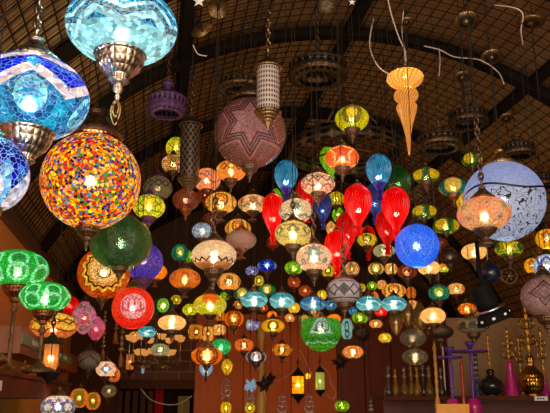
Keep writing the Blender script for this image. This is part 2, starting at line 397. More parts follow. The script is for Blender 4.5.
# ================================================================ lamp shapes (unit radius, shared by copies)
def globe_prof(lt=66, lb=66, n=18, p=1.0):
    out = []
    for i in range(n+1):
        la = math.radians(-lb+(lt+lb)*i/n)
        out.append((math.cos(la)**p, math.sin(la), la/PI+.5))
    return out
ME = {}
ME['globe'] = lathe('mosaic_globe', globe_prof(), 40)
ME['sphere'] = lathe('round_globe', globe_prof(72, 76), 48)
ME['boxy'] = lathe('rounded_drum_globe', globe_prof(60, 60, 18, .55), 40)
ME['bowl'] = lathe('bowl_globe', [(math.cos(math.radians(a))*(1 if a < 0 else .99), math.sin(math.radians(a)), a/180+.5) for a in range(-78, 36, 6)], 40)
def dp(n=26):
    K = [(.30, 1.0), (.62, .9), (.88, .70), (1.0, .42), (.93, .12), (.68, -.18), (.40, -.42), (.24, -.58), (.22, -.68), (.34, -.74), (.24, -.82), (.20, -.92), (.30, -1.0)]
    return [(r, z, (z+1)/2) for r, z in K][::-1]
def smooth_prof(K, n=4):
    out = []
    for i in range(len(K)-1):
        p0, p1, p2, p3 = K[max(i-1, 0)], K[i], K[i+1], K[min(i+2, len(K)-1)]
        for j in range(n):
            t = j/n; out.append(tuple(.5*((2*b)+(-a+c)*t+(2*a-5*b+4*c-d)*t*t+(-a+3*b-3*c+d)*t**3) for a, b, c, d in zip(p0, p1, p2, p3)))
    out.append(K[-1]); return out
ME['drop'] = lathe('ribbed_teardrop_glass', smooth_prof(dp(), 3), 48, lambda th, t: 1+.035*math.cos(14*th+3*t))
ME['pear'] = lathe('pear_glass', smooth_prof([(.02, -1, 0), (.3, -.92, .05), (.75, -.5, .25), (1, .05, .5), (.85, .5, .75), (.45, .85, .9), (.3, 1, 1)], 4), 32)
ME['cap'] = lathe('lamp_cap', [(.43, -.03), (.47, 0), (.47, .05), (.42, .08), (.36, .12), (.35, .16), (.25, .24), (.17, .34), (.12, .42), (.14, .45), (.10, .49), (.05, .52), (.03, .60)], 28)
ME['cup'] = lathe('lamp_cup', [(.02, -.86), (.055, -.80), (.03, -.74), (.07, -.69), (.10, -.64), (.07, -.58), (.13, -.53), (.19, -.48), (.16, -.43), (.24, -.36), (.36, -.24), (.43, -.10), (.44, .0), (.485, .03), (.485, .07), (.44, .10)], 28)
ME['stub'] = lathe('short_cup', [(.02, -.42), (.06, -.36), (.12, -.30), (.10, -.24), (.2, -.16), (.22, -.08), (.30, -.02), (.30, .06)], 20)
ME['flare'] = lathe('tulip_cup', [(.30, -.62), (.33, -.6), (.2, -.5), (.1, -.38), (.12, -.32), (.24, -.22), (.4, -.08), (.46, .02), (.46, .08)], 20)
ME['bulb'] = lathe('bulb', [(math.sin(a*PI/8)*1, -math.cos(a*PI/8)) for a in range(9)], 12)
ME['cord'] = lathe('cord', [(1, 0), (1, 1)], 6)
# a chain link pair repeated
def chain_mesh(L, r=.006, link=.034):
    vs, fs = [], []; n = max(1, int(L/(link*.72)))
    for i in range(n):
        z = (i+.5)*L/n; a = L/n*.70; pts = []
        for k in range(13):
            q = 2*PI*k/12; x = math.cos(q)*link*.26; zz = math.sin(q)*a
            pts.append((x, 0, z+zz) if i % 2 else (0, x, z+zz))
        tube_geo(pts, r*.6, 4, vs, fs)
    return mesh('chain', vs, fs)
BULB = mat_new('lit_bulb'); _n = NB(BULB); _n.out(_n.node('ShaderNodeEmission', Color=(1, .86, .62), Strength=5.0).outputs[0])
COOLBULB = mat_new('cool_lit_bulb'); _n = NB(COOLBULB); _n.out(_n.node('ShaderNodeEmission', Color=(.85, .95, 1), Strength=5.0).outputs[0])
LP = 3.6
LIGHTS = {}
def bulb(parent, a, z=0, pw=None, col=(1, .80, .52), size=.10, mt=None):
    pw = (a/.08)**2*1.6 if pw is None else pw
    key = (round(pw, 2), col)
    l = LIGHTS.get(key)
    if l is None:
        l = bpy.data.lights.new('bulb_light', 'POINT'); l.energy = pw*LP; l.color = col; l.shadow_soft_size = .012; LIGHTS[key] = l
    o = bpy.data.objects.new('bulb_light', l); COL.objects.link(o); o.parent = parent; o.location = (0, 0, z); return o
def hang(t, z0, r=.0022, chain=0, mt=None, at=(0, 0)):
    top = ceil_z(t.location+Vector((at[0], at[1], 0)))-t.location.z
    if top <= z0+.02: return
    if chain:
        c = min(chain, top-z0); put('chain', chain_mesh(c, .008), mt or MET['bronze'], t, (at[0], at[1], z0)); z0 += c-.005
    put('cord', ME['cord'], CORD, t, (at[0], at[1], z0), (r, r, top-z0))
ZF = {}
def lamp(x, y, w, h, Wd, mt, metal, label, shape='globe', cup='cup', cap='cap', rz=0, group=None, chain=0, name='mosaic_lamp', lit=True, pw=None, lc=(1, .80, .52), capk=1, cupk=1, cord=True, tilt=None, size=.09, cat='lamp', bm=None):
    zc = ZF.get(label) or fit(x, y, FPX*Wd/w, .16); a = zc*w/FPX/2; c = P(x, y, zc)
    el = math.atan2(c.z-CAMZ, math.hypot(c.x, c.y)); hh = h/w
    b = math.sqrt(max(.2, (hh*hh-math.sin(el)**2)))/math.cos(el) if shape not in ('drop', 'pear') else hh/math.cos(el)
    b = max(.45, b)
    if shape == 'sphere': b = 1
    rz_ = math.atan2(-c.x, c.y)+math.radians(rz)     # turned towards the shop front
    t = root(name, c, label, cat, group, rz_)
    g = put('glass_globe', ME[shape], mt, t, (0, 0, 0), (a, a, a*b))
    if tilt: t.rotation_euler = (math.radians(tilt[0]), math.radians(tilt[1]), rz_)
    lat = {'globe': .914, 'sphere': .951, 'boxy': .866, 'drop': 1.0, 'pear': 1.0, 'bowl': .5}[shape]
    mm = MET[metal] if metal else None
    k = {'drop': .78, 'pear': .8, 'bowl': 2.0}.get(shape, 1)*capk
    if shape == 'sphere': k *= .85
    ztop = a*b*lat
    if cap: put('cap', ME['cap'], mm, t, (0, 0, ztop), a*k); ztop += a*k*.55
    if cup and shape not in ('drop',): put('cup', ME[cup], mm, t, (0, 0, -a*b*({'sphere': .97, 'pear': .95, 'bowl': .97}.get(shape, lat))), a*cupk)
    if lit: bulb(t, a, 0, pw, lc, size, bm)
    if cord and not tilt: hang(t, ztop, chain=chain, mt=mm)
    return t, a, b
# ---------------------------------------------------------------- shade glass
R3, G3, Y3 = (.75, .015, .01), (.01, .30, .03), (.95, .62, .03)
WHT = (.95, .93, .85); CREAM = (.95, .62, .28); NAVY = (.01, .03, .22); TEAL = (.01, .33, .36); ORG = (.9, .22, .02); BLK = (.006, .005, .006); AMB = (.9, .36, .03)
def G(n, *a, **k): return glass(n, *a, **k)
GL = dict(
 turq=G('turquoise_tile_mosaic', (.003, .32, .50), (.01, .52, .68), [('checker', -.5, 1.3, 36, (.004, .22, .44)), ('band', -1.3, -.50, (.55, .84, .82)), ('zig', 6, -.40, .16, .10, (.62, .84, .82)), ('zig', 6, -.22, .16, .018, (.45, .30, .20)), ('zig', 6, -.08, .16, .03, (.70, .90, .88)), ('zig', 6, .18, .16, .02, (.60, .85, .85))], 10, (.35, .72, .80), .03, .95),
 royal=G('royal_blue_tile_mosaic', (.006, .008, .42), (.02, .04, .75), [('band', -1.3, -.18, (.005, .42, .55)), ('disc', 5, -.42, .34, (.35, .85, .85)), ('ring', 5, -.42, .34, .045, (.005, .30, .45)), ('star', 5, -.42, .16, 8, .3, (.01, .35, .5)), ('zig', 5, .0, .24, .13, (1, .78, .68)), ('band', .66, 1.3, (.01, .30, .55)), ('zig', 5, .62, .12, .06, (1, .75, .65)), ('star', 5, .40, .10, 4, .2, (.02, .35, .7))], 9, (.3, .5, .85), .03, .95),
 cobalt=G('cobalt_white_patch_mosaic', (.45, .75, .85), (.12, .45, .75), [('star', 7, .35, .40, 4, .15, (.003, .006, .42)), ('star', 7, -.2, .26, 4, .1, (.003, .01, .5)), ('star', 5, -.55, .36, 4, .1, (.9, .75, .7)), ('disc', 7, -.05, .12, (.02, .35, .7))], 7, (.45, .65, .85), .04, .75),
 multi=G('many_coloured_bead_mosaic', [(.95, .35, .01), (.01, .02, .25), (.95, .55, .02), (.60, .01, .01), (.01, .35, .42), (.98, .72, .04), (.01, .012, .06), (.95, .42, .03), (.02, .32, .04), (.85, .05, .02), (.95, .62, .10), (.10, .06, .38), (.6, .5, .45)], None, [], 17, (.45, .18, .01), .06, 1.3, tr=.10, var=.3, asp=1, wk=1),
 pink=G('unlit_rose_mosaic', (.62, .25, .24), (.50, .20, .18), [('checker', -1.3, 1.3, 80, (.30, .10, .08)), ('star', 3, -.02, .92, 6, .30, (.78, .33, .34)), ('star', 3, -.02, .82, 6, .30, (.08, .015, .02)), ('star', 3, -.02, .75, 6, .30, (.62, .26, .27)), ('star', 3, -.02, .69, 6, .30, (.08, .015, .02)), ('star', 3, -.02, .62, 6, .30, (.62, .26, .27)), ('star', 3, -.02, .56, 6, .30, (.08, .015, .02)), ('star', 3, -.02, .49, 6, .30, (.80, .36, .38))], 30, (.25, .10, .09), .05, 0.10, lit=False, tr=0, asp=1, wk=1),
 pink2=G('unlit_pale_pink_mosaic', (.66, .40, .38), (.55, .33, .32), [('star', 3, .1, .55, 4, .25, (.07, .02, .02)), ('star', 3, .1, .45, 4, .25, (.34, .17, .17)), ('star', 3, .1, .32, 4, .25, (.08, .03, .03)), ('star', 3, .1, .25, 4, .25, (.36, .2, .2))], 20, (.26, .13, .13), .05, 0, lit=False, tr=0, asp=1, wk=1),
 moonwhite=G('white_scroll_glass', (.50, .56, .80), (.56, .62, .88), [('band', -1.4, .12, (.62, .66, .80)), ('scroll', -1.4, .10, 4.2, 1.4, .028, (.03, .02, .03)), ('wave', 3, .16, .08, .028, (.03, .02, .03))], 30, None, 0, .50, tr=.04, hot=.25, var=.12, asp=1, wk=1),  # bluish upper half: reflected daylight painted into the glass colour
 peach=G('peach_star_mosaic', (.85, .42, .18), (.75, .45, .25), [('star', 7, .25, .16, 6, .4, (.01, .38, .2)), ('star', 5, -.1, .30, 8, .3, (.9, .28, .08)), ('disc', 9, -.45, .10, (.25, .2, .35)), ('band', .6, 1.3, (.9, .25, .05))], 18, (.8, .6, .4), .06, .75),
 bluesp=G('azure_crackle_glass', (.01, .13, .75), (.06, .35, .95), [('band', -.9, .9, (.015, .17, .80)), ('zig', 2, 0, 2.4, .10, (.25, .35, .55))], 16, (.2, .5, 1), .05, .75, asp=1, wk=1),
 moon=G('amber_crackle_moon', (.55, .13, .008), (.80, .24, .015), [('star', 1, -.02, .88, 14, .12, (1, .72, .18)), ('star', 1, -.02, .74, 14, .08, (.10, .03, .01)), ('star', 1, -.02, .66, 14, .05, (.85, .5, .09)), ('disc', 1, -.02, .54, (1, .74, .34)), ('ring', 1, -.10, .24, .02, (.25, .07, .01)), ('disc', 1, .06, .22, (1, .74, .34)), ('disc', 9, .14, .05, (.25, .07, .01))], 18, (.35, .09, .01), .025, .8, asp=1, wk=1),
 dgreen=G('deep_green_medallion_mosaic', (.01, .13, .03), (.03, .22, .06), [('ring', 5, .28, .30, .10, (.16, .30, .13)), ('ring', 5, -.5, .26, .08, (.15, .28, .14)), ('star', 5, .28, .16, 6, .3, (.02, .25, .04))], 20, (.10, .16, .06), .08, .42),
 purp=G('violet_mosaic', (.10, .06, .50), (.20, .12, .65), [('net', 9, -.1, .25, .035, (.45, .3, .65)), ('disc', 5, .4, .3, (.40, .25, .5))], 16, (.3, .2, .5), .05, .6, asp=1, wk=1),
 yelbs=G('yellow_with_black_stars', (.80, .62, .04), (.6, .6, .06), [('star', 5, .1, .28, 7, .35, (.01, .05, .01)), ('star', 5, -.6, .22, 7, .35, (.02, .15, .03))], 14, (.5, .5, .05), .05, .65),
 yelgr=G('yellow_green_flower_mosaic', (.85, .75, .05), (.70, .75, .08), [('star', 5, 0, .50, 8, .25, (.02, .22, .03)), ('star', 5, 0, .38, 8, .2, (.98, .72, .05)), ('disc', 5, 0, .14, (1, .85, .3))], 14, (.5, .55, .06), .05, .85),
 yelsun=G('yellow_black_sun_mosaic', (.75, .66, .02), (.55, .6, .03), [('ring', 3, .12, .40, .13, (.02, .08, .02)), ('disc', 3, .12, .32, (.95, .62, .02)), ('disc', 3, .12, .15, (1, .8, .2)), ('disc', 9, -.35, .09, (.8, .08, .02))], 16, (.55, .5, .02), .06, .85),
 orgstar=G('orange_white_star_mosaic', (.9, .16, .015), (.95, .25, .03), [('star', 3, .1, .62, 5, .3, (1, .65, .35)), ('star', 3, .1, .45, 5, .35, (.85, .04, .01))], 14, (.9, .4, .1), .05, .85),
 diam=G('cream_black_diamond_mosaic', (.9, .60, .42), (.95, .68, .5), [('net', 6, .25, .38, .05, (.04, .01, .01)), ('disc', 6, .25, .10, (.1, .02, .02)), ('zig', 9, -.45, .14, .05, (.6, .03, .02))], 12, (.8, .5, .35), .05, .7),
 grdiam=G('unlit_grey_black_mosaic', (.85, .78, .82), (.72, .66, .72), [('net', 5, 0, .42, .05, (.02, .015, .02)), ('star', 5, 0, .17, 4, .2, (.03, .02, .03)), ('band', .62, .7, BLK), ('band', -.7, -.62, BLK)], 22, (.30, .26, .3), .06, 0, lit=False, tr=0),
 beige=G('beige_dim_mosaic', (.42, .32, .18), (.35, .3, .2), [('net', 6, .15, .3, .04, BLK)], 14, (.3, .25, .12), .06, .45),
 face=G('peach_red_curve_mosaic', (.9, .42, .20), (.95, .5, .25), [('wave', 3, -.1, .35, .06, (.7, .03, .02)), ('disc', 5, .25, .17, (.02, .3, .45)), ('disc', 5, .25, .08, (.9, .4, .3))], 12, (.9, .55, .35), .04, .65),
 orgnet=G('orange_dark_net_mosaic', (.95, .32, .05), (.9, .4, .1), [('net', 6, .1, .32, .05, (.06, .01, .06)), ('star', 6, .1, .17, 4, .2, (.95, .75, .3))], 14, (.9, .5, .15), .04, .75),
 flow=G('golden_red_flower_mosaic', (.95, .50, .08), (.95, .6, .15), [('ring', 5, .05, .42, .05, (.06, .1, .05)), ('star', 5, .05, .26, 8, .3, (.75, .08, .01)), ('disc', 5, .05, .12, (1, .6, .1))], 14, (.9, .6, .2), .04, .8),
 crteal=G('cream_teal_oval_mosaic', (.9, .66, .42), (.85, .7, .5), [('disc', 5, .05, .42, (.55, .75, .6)), ('disc', 5, .05, .34, (.95, .72, .5)), ('star', 5, .05, .22, 8, .2, (.0, .3, .27)), ('zig', 9, -.62, .1, .05, (.01, .35, .3))], 14, (.7, .5, .35), .05, .75),
 crred=G('cream_red_teal_flower_mosaic', (.9, .60, .30), (.95, .7, .45), [('star', 7, .1, .28, 6, .3, (.65, .04, .02)), ('star', 7, .1, .13, 6, .3, (.05, .4, .3)), ('zig', 8, -.45, .14, .07, (.1, .4, .3))], 14, (.7, .45, .2), .05, .75),
 crstar=G('cream_teal_star_mosaic', (.95, .62, .40), (.92, .66, .46), [('star', 3, .15, .42, 8, .3, (.02, .42, .40)), ('disc', 3, .15, .12, (.6, .9, .8)), ('disc', 9, -.42, .17, (.02, .36, .32)), ('band', -.64, -.58, (.5, .3, .2))], 16, (.85, .5, .35), .05, .8),
 yelteal=G('pale_yellow_teal_diamond_mosaic', (.85, .68, .18), (.8, .7, .3), [('star', 7, .1, .27, 4, .25, (.03, .3, .2)), ('disc', 7, .1, .11, (.9, .75, .2)), ('zig', 9, .52, .08, .04, (.5, .35, .3)), ('zig', 9, -.42, .1, .04, (.6, .45, .3))], 16, (.65, .5, .2), .06, .75),
 copperd=G('copper_brown_mosaic', (.50, .13, .05), (.38, .12, .07), [('bead', .25, (.7, .25, .12))], 16, (.12, .03, .02), .07, .42),
 red=G('ruby_blown_glass', (.95, .008, .004), (.80, .004, .003), [], 2, None, 0, .85, ribs=36, var=.25, hot=.45),
 redd=G('dim_ruby_glass', (.9, .01, .006), (.7, .004, .004), [], 2, None, 0, .62, ribs=36, var=.25, hot=.4),
 bluet=G('blue_ribbed_glass', (.04, .34, .55), (.15, .52, .66), [('band', -1.6, -.45, (.12, .05, .32))], 3, None, 0, .50, ribs=36, var=.3, hot=.5),
 bluep=G('violet_blue_ribbed_glass', (.05, .22, .42), (.14, .12, .38), [], 3, None, 0, .42, ribs=36, var=.3),
 greent=G('bottle_green_ribbed_glass', (.015, .16, .03), (.02, .22, .05), [], 3, None, 0, .32, ribs=36, var=.3),
 lime=G('lime_glass', (.30, .60, .03), (.45, .65, .05), [], 4, None, 0, .65, ribs=14, var=.3),
 yglass=G('yellow_ribbed_glass', (.75, .55, .03), (.6, .55, .05), [], 5, None, 0, .65, ribs=18, var=.3),
 etched=G('etched_warm_white_glass', (.80, .62, .42), (.70, .52, .34), [('scroll', -.2, 1.2, 6, 1, .03, (.95, .85, .65)), ('zig', 16, -.42, .12, .04, (.12, .05, .02)), ('band', -1.3, -.58, (.5, .25, .1))], 24, None, 0, .62, hot=.5, var=.2),
 pinkdim=G('dim_pink_glass', (.75, .45, .34), (.65, .4, .3), [('scroll', -1.2, 1.2, 6, 1, .03, (.6, .42, .32))], 20, None, 0, .28, lit=False, tr=.05, var=.2),
 blusw=G('blue_white_swirl_glass', (.05, .25, .5), (.5, .6, .65), [('scroll', -1.3, 1.3, 3, 2, .06, (.85, .8, .7))], 8, None, 0, .6),
 tealg=G('teal_green_patch_mosaic', (.01, .25, .20), (.02, .4, .3), [('disc', 3, 0, .45, (.6, .65, .05)), ('disc', 3, 0, .15, (.9, .8, .2))], 10, (.05, .3, .2), .05, .65),
 orange=G('orange_marbled_glass', (.9, .33, .01), (.95, .45, .03), [('scroll', -1, 1, 5, 1, .02, (.6, .12, .01))], 8, None, 0, .85, var=.2),
 amberr=G('amber_mosaic', (.80, .28, .015), (.9, .40, .04), [('ring', 7, .1, .20, .04, (.5, .14, .02)), ('bead', .12, (.98, .7, .3))], 22, (.5, .15, .01), .05, .65),
 swirl=G('gold_black_spiral_mosaic', (.95, .52, .15), (.95, .6, .2), [('ring', 5, 0, .16, .035, BLK), ('ring', 5, 0, .32, .035, (.1, .03, .01)), ('disc', 5, 0, .06, BLK)], 14, (.8, .4, .1), .04, .75),
 callig=G('red_mosaic_with_white_disc', (.75, .02, .015), (.9, .06, .03), [('disc', 2, -.02, .62, (.85, .62, .64)), ('script', 2, -.02, .56, 22, .045, (.60, .06, .18))], 16, (.9, .12, .06), .05, .7, asp=1, wk=1),
 jade=G('emerald_medallion_mosaic', (.005, .42, .04), (.03, .62, .08), [('ring', 7, .30, .28, .028, (.45, .80, .6)), ('disc', 7, .30, .2, (.04, .38, .10)), ('ring', 7, -.36, .30, .028, (.45, .8, .55)), ('disc', 7, -.36, .2, (.04, .36, .1))], 15, (.10, .60, .20), .04, 1.0),
 yelred=G('yellow_red_zigzag_mosaic', (.95, .66, .12), (.95, .72, .2), [('net', 5, .25, .2, .045, (.10, .01, .01)), ('star', 5, -.05, .18, 5, .4, (.85, .06, .02)), ('band', -1.3, -.42, (.85, .30, .16)), ('zig', 5, -.4, .1, .035, (.15, .02, .01))], 12, (.8, .45, .1), .04, .75),
 magenta=G('pink_magenta_glass', (.75, .12, .30), (.85, .3, .45), [('band', -1.4, -.1, (.7, .05, .10))], 14, (.8, .4, .5), .05, .55),
 pinkgr=G('pink_green_swirl_glass', (.75, .25, .42), (.8, .4, .55), [('scroll', -1.3, 1.3, 2, 1, .08, (.1, .35, .12)), ('disc', 3, -.3, .3, (.75, .08, .03))], 12, (.7, .3, .4), .05, .6),
 greyball=G('unlit_grey_crackle_glass', (.55, .50, .40), (.45, .40, .33), [('zig', 3, 0, .4, .04, (.03, .02, .02))], 14, (.15, .12, .1), .06, 0, lit=False, tr=0),
 eye=G('cream_blue_eye_mosaic', (.95, .66, .42), (.98, .75, .55), [('star', 3, 0, .42, 4, .3, (.01, .45, .65)), ('disc', 3, 0, .12, (.5, .8, .9)), ('disc', 6, .35, .14, (.7, .03, .02))], 14, (.9, .5, .3), .04, .85),
 greenorg=G('orange_green_curve_mosaic', (.9, .30, .02), (.95, .42, .05), [('ring', 3, 0, .42, .12, (.08, .35, .05)), ('disc', 3, 0, .2, (.9, .45, .05))], 14, (.8, .3, .05), .05, .65),
 bluefl=G('white_blue_flower_mosaic', (.85, .72, .58), (.9, .8, .7), [('star', 5, .0, .40, 6, .3, (.03, .04, .45)), ('disc', 5, 0, .15, (.02, .4, .6)), ('disc', 10, -.4, .12, (.02, .2, .1)), ('disc', 10, .5, .14, (.25, .1, .5))], 12, (.8, .65, .5), .04, .75),
 teal=G('teal_white_mosaic', (.01, .32, .38), (.08, .45, .50), [('wave', 4, -.05, .22, .07, (.55, .75, .70)), ('band', -1.3, -.40, (.35, .62, .60)), ('disc', 8, .42, .15, (.0, .15, .35))], 16, (.25, .55, .6), .06, .8),
 blueteal=G('deep_blue_teal_mosaic', (.01, .14, .38), (.03, .25, .45), [('wave', 4, -.1, .22, .07, (.35, .5, .6)), ('band', -1.3, -.45, (.1, .35, .45)), ('disc', 8, .35, .15, (.0, .05, .3))], 16, (.15, .4, .55), .06, .7),
 cream=G('cream_marbled_glass', (.95, .66, .32), (.92, .6, .28), [('scroll', -1, 1, 3, 1.5, .018, (.45, .2, .06))], 6, None, 0, .85, var=.1),
 creamr=G('cream_rosette_mosaic', (.95, .62, .28), (.9, .55, .22), [('ring', 6, 0, .24, .035, (.35, .1, .02)), ('disc', 6, 0, .09, (.4, .12, .03))], 14, (.7, .4, .15), .05, .85),
 redtop=G('lime_glass_red_top_mosaic', (.62, .66, .05), (.75, .62, .08), [('disc', 3, .55, .46, (.95, .015, .01)), ('zig', 9, -.3, .15, .04, (.85, .85, .3))], 16, (.5, .5, .05), .06, .8),
 navylime=G('navy_glass_lime_disc', (.015, .04, .05), (.03, .06, .04), [('disc', 3, -.05, .55, (.42, .68, .05)), ('disc', 3, -.05, .2, (.8, .9, .3))], 12, (.02, .12, .1), .05, .8),
 yeldisc=G('dark_green_mosaic_yellow_disc', (.01, .15, .02), (.02, .26, .05), [('disc', 4, 0, .56, (.95, .68, .02)), ('ring', 4, 0, .56, .035, (.3, .35, .02)), ('disc', 4, 0, .10, (.98, .5, .05))], 16, (.02, .10, .02), .08, .85),
 tealyel=G('teal_mosaic_yellow_disc', (.01, .14, .17), (.02, .22, .2), [('disc', 3, 0, .60, (.95, .62, .02)), ('disc', 3, 0, .12, (1, .8, .3)), ('ring', 3, 0, .62, .035, (.55, .5, .05))], 14, (.02, .2, .2), .06, .85),
 bluefw=G('royal_blue_flower_mosaic', (.01, .015, .42), (.03, .05, .55), [('star', 5, 0, .35, 8, .3, (.2, .45, .7)), ('disc', 5, 0, .14, (.5, .8, .4))], 12, (.05, .05, .3), .05, .75),
 bluwh=G('violet_white_mosaic', (.35, .3, .6), (.7, .65, .75), [('bead', .3, (.03, .05, .4))], 10, (.1, .1, .3), .05, .7),
 greenor=G('green_mosaic_orange_disc', (.01, .30, .12), (.02, .4, .2), [('disc', 3, 0, .5, (.95, .45, .04)), ('disc', 3, 0, .16, (1, .75, .3))], 12, (.02, .3, .1), .05, .8),
 limel=G('lime_black_leaf_mosaic', (.40, .62, .03), (.5, .65, .05), [('wave', 2, 0, .8, .07, BLK), ('ring', 3, 0, .6, .05, (.15, .3, .02))], 10, (.3, .5, .03), .05, .75),
 yel=G('bright_yellow_mosaic', (.95, .62, .02), (.8, .6, .04), [('bead', .15, (.98, .85, .35))], 14, (.6, .4, .02), .05, .85),
 yelring=G('yellow_black_ring_mosaic', (.75, .58, .04), (.85, .65, .08), [('ring', 4, 0, .38, .05, (.02, .04, .01)), ('disc', 4, 0, .2, (.6, .6, .03))], 14, (.5, .35, .03), .05, .8),
 copor=G('copper_orange_glass', (.75, .24, .06), (.6, .18, .06), [('zig', 4, 0, .5, .05, (.15, .03, .01))], 10, (.4, .1, .02), .05, .6),
 mixor=G('orange_white_green_medley', [(.9, .3, .03), (.9, .8, .6), (.1, .4, .08), (.95, .5, .05), (.5, .05, .02)], None, [('disc', 3, 0, .45, (.9, .25, .03)), ('star', 3, 0, .28, 6, .3, (.1, .35, .1))], 8, (.5, .3, .1), .06, .8),
 brring=G('brown_concentric_ring_mosaic', (.50, .12, .04), (.45, .14, .05), [('ring', 3, -.15, .25, .06, (.15, .02, .01)), ('ring', 3, -.15, .55, .06, (.15, .02, .01)), ('ring', 3, -.15, .4, .05, (.85, .35, .15))], 18, (.3, .08, .03), .05, .6),
 crgreen=G('cream_green_side_mosaic', (.95, .60, .22), (.9, .5, .2), [('disc', 3, 0, .5, (.98, .68, .30)), ('ring', 3, 0, .62, .1, (.05, .28, .16))], 12, (.6, .4, .1), .05, .85),
 ylred=G('yellow_red_jewel_mosaic', (.95, .55, .03), (.9, .6, .05), [('star', 3, .1, .42, 5, .3, (.5, .03, .02)), ('disc', 3, .1, .16, (.2, .6, .55))], 12, (.7, .4, .02), .05, .8),
 whblue=G('white_blue_trellis_mosaic', (.62, .66, .78), (.7, .74, .85), [('net', 3, .1, .7, .09, (.005, .01, .38)), ('disc', 6, .1, .13, (.5, .6, .15))], 12, (.5, .55, .7), .04, .75),
 staryel=G('dark_green_yellow_star_mosaic', (.01, .10, .02), (.02, .14, .03), [('star', 3, .05, .72, 6, .3, (.65, .65, .05)), ('star', 3, .05, .55, 6, .35, BLK), ('star', 3, .05, .45, 6, .35, (.9, .65, .03))], 14, (.2, .25, .03), .05, .75),
 beads=G('dark_glass_with_red_beads', (.03, .015, .015), (.06, .02, .02), [('bead', .3, (.55, .25, .22))], 16, (.01, .006, .005), .1, .5, tr=0),
 orgfl=G('orange_green_flower_mosaic', (.95, .24, .02), (.9, .32, .04), [('star', 5, 0, .36, 6, .3, (.1, .28, .03)), ('disc', 5, 0, .13, (.95, .6, .1))], 12, (.8, .3, .04), .04, .85),
 orgblk=G('orange_black_mandala_mosaic', (.92, .33, .02), (.85, .28, .02), [('ring', 3, 0, .68, .05, (.04, .01, .005)), ('ring', 3, 0, .48, .035, (.06, .015, .005)), ('star', 3, 0, .34, 8, .3, (.95, .65, .12)), ('disc', 3, 0, .12, (.4, .08, .01))], 16, (.7, .22, .02), .05, .75),
 emer=G('emerald_glass', (.005, .40, .12), (.02, .55, .2), [('scroll', -1.2, 1.2, 4, 1, .03, (.4, .85, .5))], 12, (.02, .5, .2), .05, .75),
 orfl2=G('orange_grey_flower_mosaic', (.9, .30, .06), (.85, .36, .1), [('star', 4, 0, .34, 6, .3, (.18, .10, .06)), ('disc', 4, 0, .14, (.7, .45, .2))], 12, (.6, .2, .05), .04, .75),
 navyeye=G('navy_cream_eye_mosaic', (.01, .05, .12), (.02, .10, .16), [('ring', 4, 0, .42, .07, (.85, .55, .32)), ('star', 4, 0, .25, 4, .4, (.25, .2, .7)), ('disc', 4, 0, .09, (.9, .85, 1))], 12, (.05, .15, .2), .05, .8),
 amberb=G('amber_butterfly_mosaic', (.75, .36, .04), (.85, .45, .08), [('ring', 5, 0, .30, .05, (.3, .1, .01)), ('disc', 5, 0, .12, (.95, .6, .15))], 14, (.45, .18, .02), .05, .75),
 yelhex=G('yellow_black_ring_flower', (.90, .60, .05), (.85, .5, .05), [('ring', 3, 0, .42, .06, (.03, .03, .01)), ('disc', 3, 0, .25, (1, .75, .1))], 12, (.6, .35, .03), .05, .85),
 paleeye=G('pale_green_eye_mosaic', (.55, .52, .32), (.62, .56, .36), [('disc', 3, 0, .42, (.10, .25, .10)), ('disc', 3, 0, .30, (.75, .8, .55)), ('disc', 3, 0, .12, (.05, .15, .1))], 14, (.5, .42, .25), .05, .6),
 callgreen=G('green_bowl_with_white_field', (.04, .38, .03), (.12, .50, .04), [('star', 2, .10, .52, 3, .30, (.62, .74, .72)), ('script', 2, .04, .40, 20, .04, (.03, .12, .05)), ('zig', 12, -.46, .07, .05, (.01, .16, .01)), ('wave', 9, -.70, .05, .045, (.55, .72, .6)), ('wave', 9, -.95, .05, .03, (.5, .6, .05))], 16, (.2, .55, .12), .04, .6, asp=1, wk=1),
 whteal=G('white_teal_oval_mosaic', (.62, .75, .72), (.5, .68, .65), [('ring', 3, .2, .28, .05, (.02, .22, .18)), ('ring', 3, -.5, .25, .05, (.02, .22, .18))], 12, (.1, .4, .35), .05, .6),
 crdot=G('cream_lit_dot_mosaic', (.92, .52, .20), (.88, .46, .18), [('ring', 4, 0, .42, .04, (.7, .28, .08)), ('disc', 4, 0, .2, (1, .78, .5))], 14, (.75, .4, .15), .05, .75),
 grgr=G('unlit_olive_black_medallion_mosaic', (.60, .52, .28), (.50, .45, .24), [('disc', 9, 0, .18, (.02, .018, .012)), ('ring', 9, 0, .24, .03, (.02, .018, .012)), ('wave', 9, -.4, .05, .03, (.04, .03, .02))], 18, (.18, .15, .08), .05, 0, lit=False, tr=0),
 darkm=G('unlit_brown_mosaic', (.10, .045, .035), (.07, .035, .03), [('bead', .2, (.2, .1, .08))], 16, (.03, .015, .01), .08, 0, lit=False, tr=0),
 lace=G('smoked_lace_glass', (.34, .27, .17), (.28, .22, .14), [('scroll', -1.3, 1.3, 7, 1, .05, (.6, .48, .32))], 14, None, 0, .16, hot=.5, tr=.15, var=.3),
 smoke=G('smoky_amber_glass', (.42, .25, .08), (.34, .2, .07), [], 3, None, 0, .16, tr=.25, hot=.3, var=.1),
 amblow=G('amber_blown_glass', (.95, .58, .20), (.88, .48, .15), [], 3, None, 0, .95, tr=.3, hot=.6, ribs=24, var=.15),
 yeltear=G('yellow_teardrop_glass', (.85, .60, .04), (.75, .55, .05), [], 4, None, 0, .6, ribs=10, var=.2),
 lantern=G('lantern_milk_glass', (.90, .50, .20), (.85, .42, .14), [], 3, None, 0, .60, hot=.5, var=.2),
 lanyel=G('yellow_lantern_glass', (.95, .52, .03), (.9, .45, .02), [('band', .2, .35, (.4, .2, .01)), ('band', -.5, -.35, (.4, .2, .01))], 3, None, 0, .8, hot=.5, var=.15),
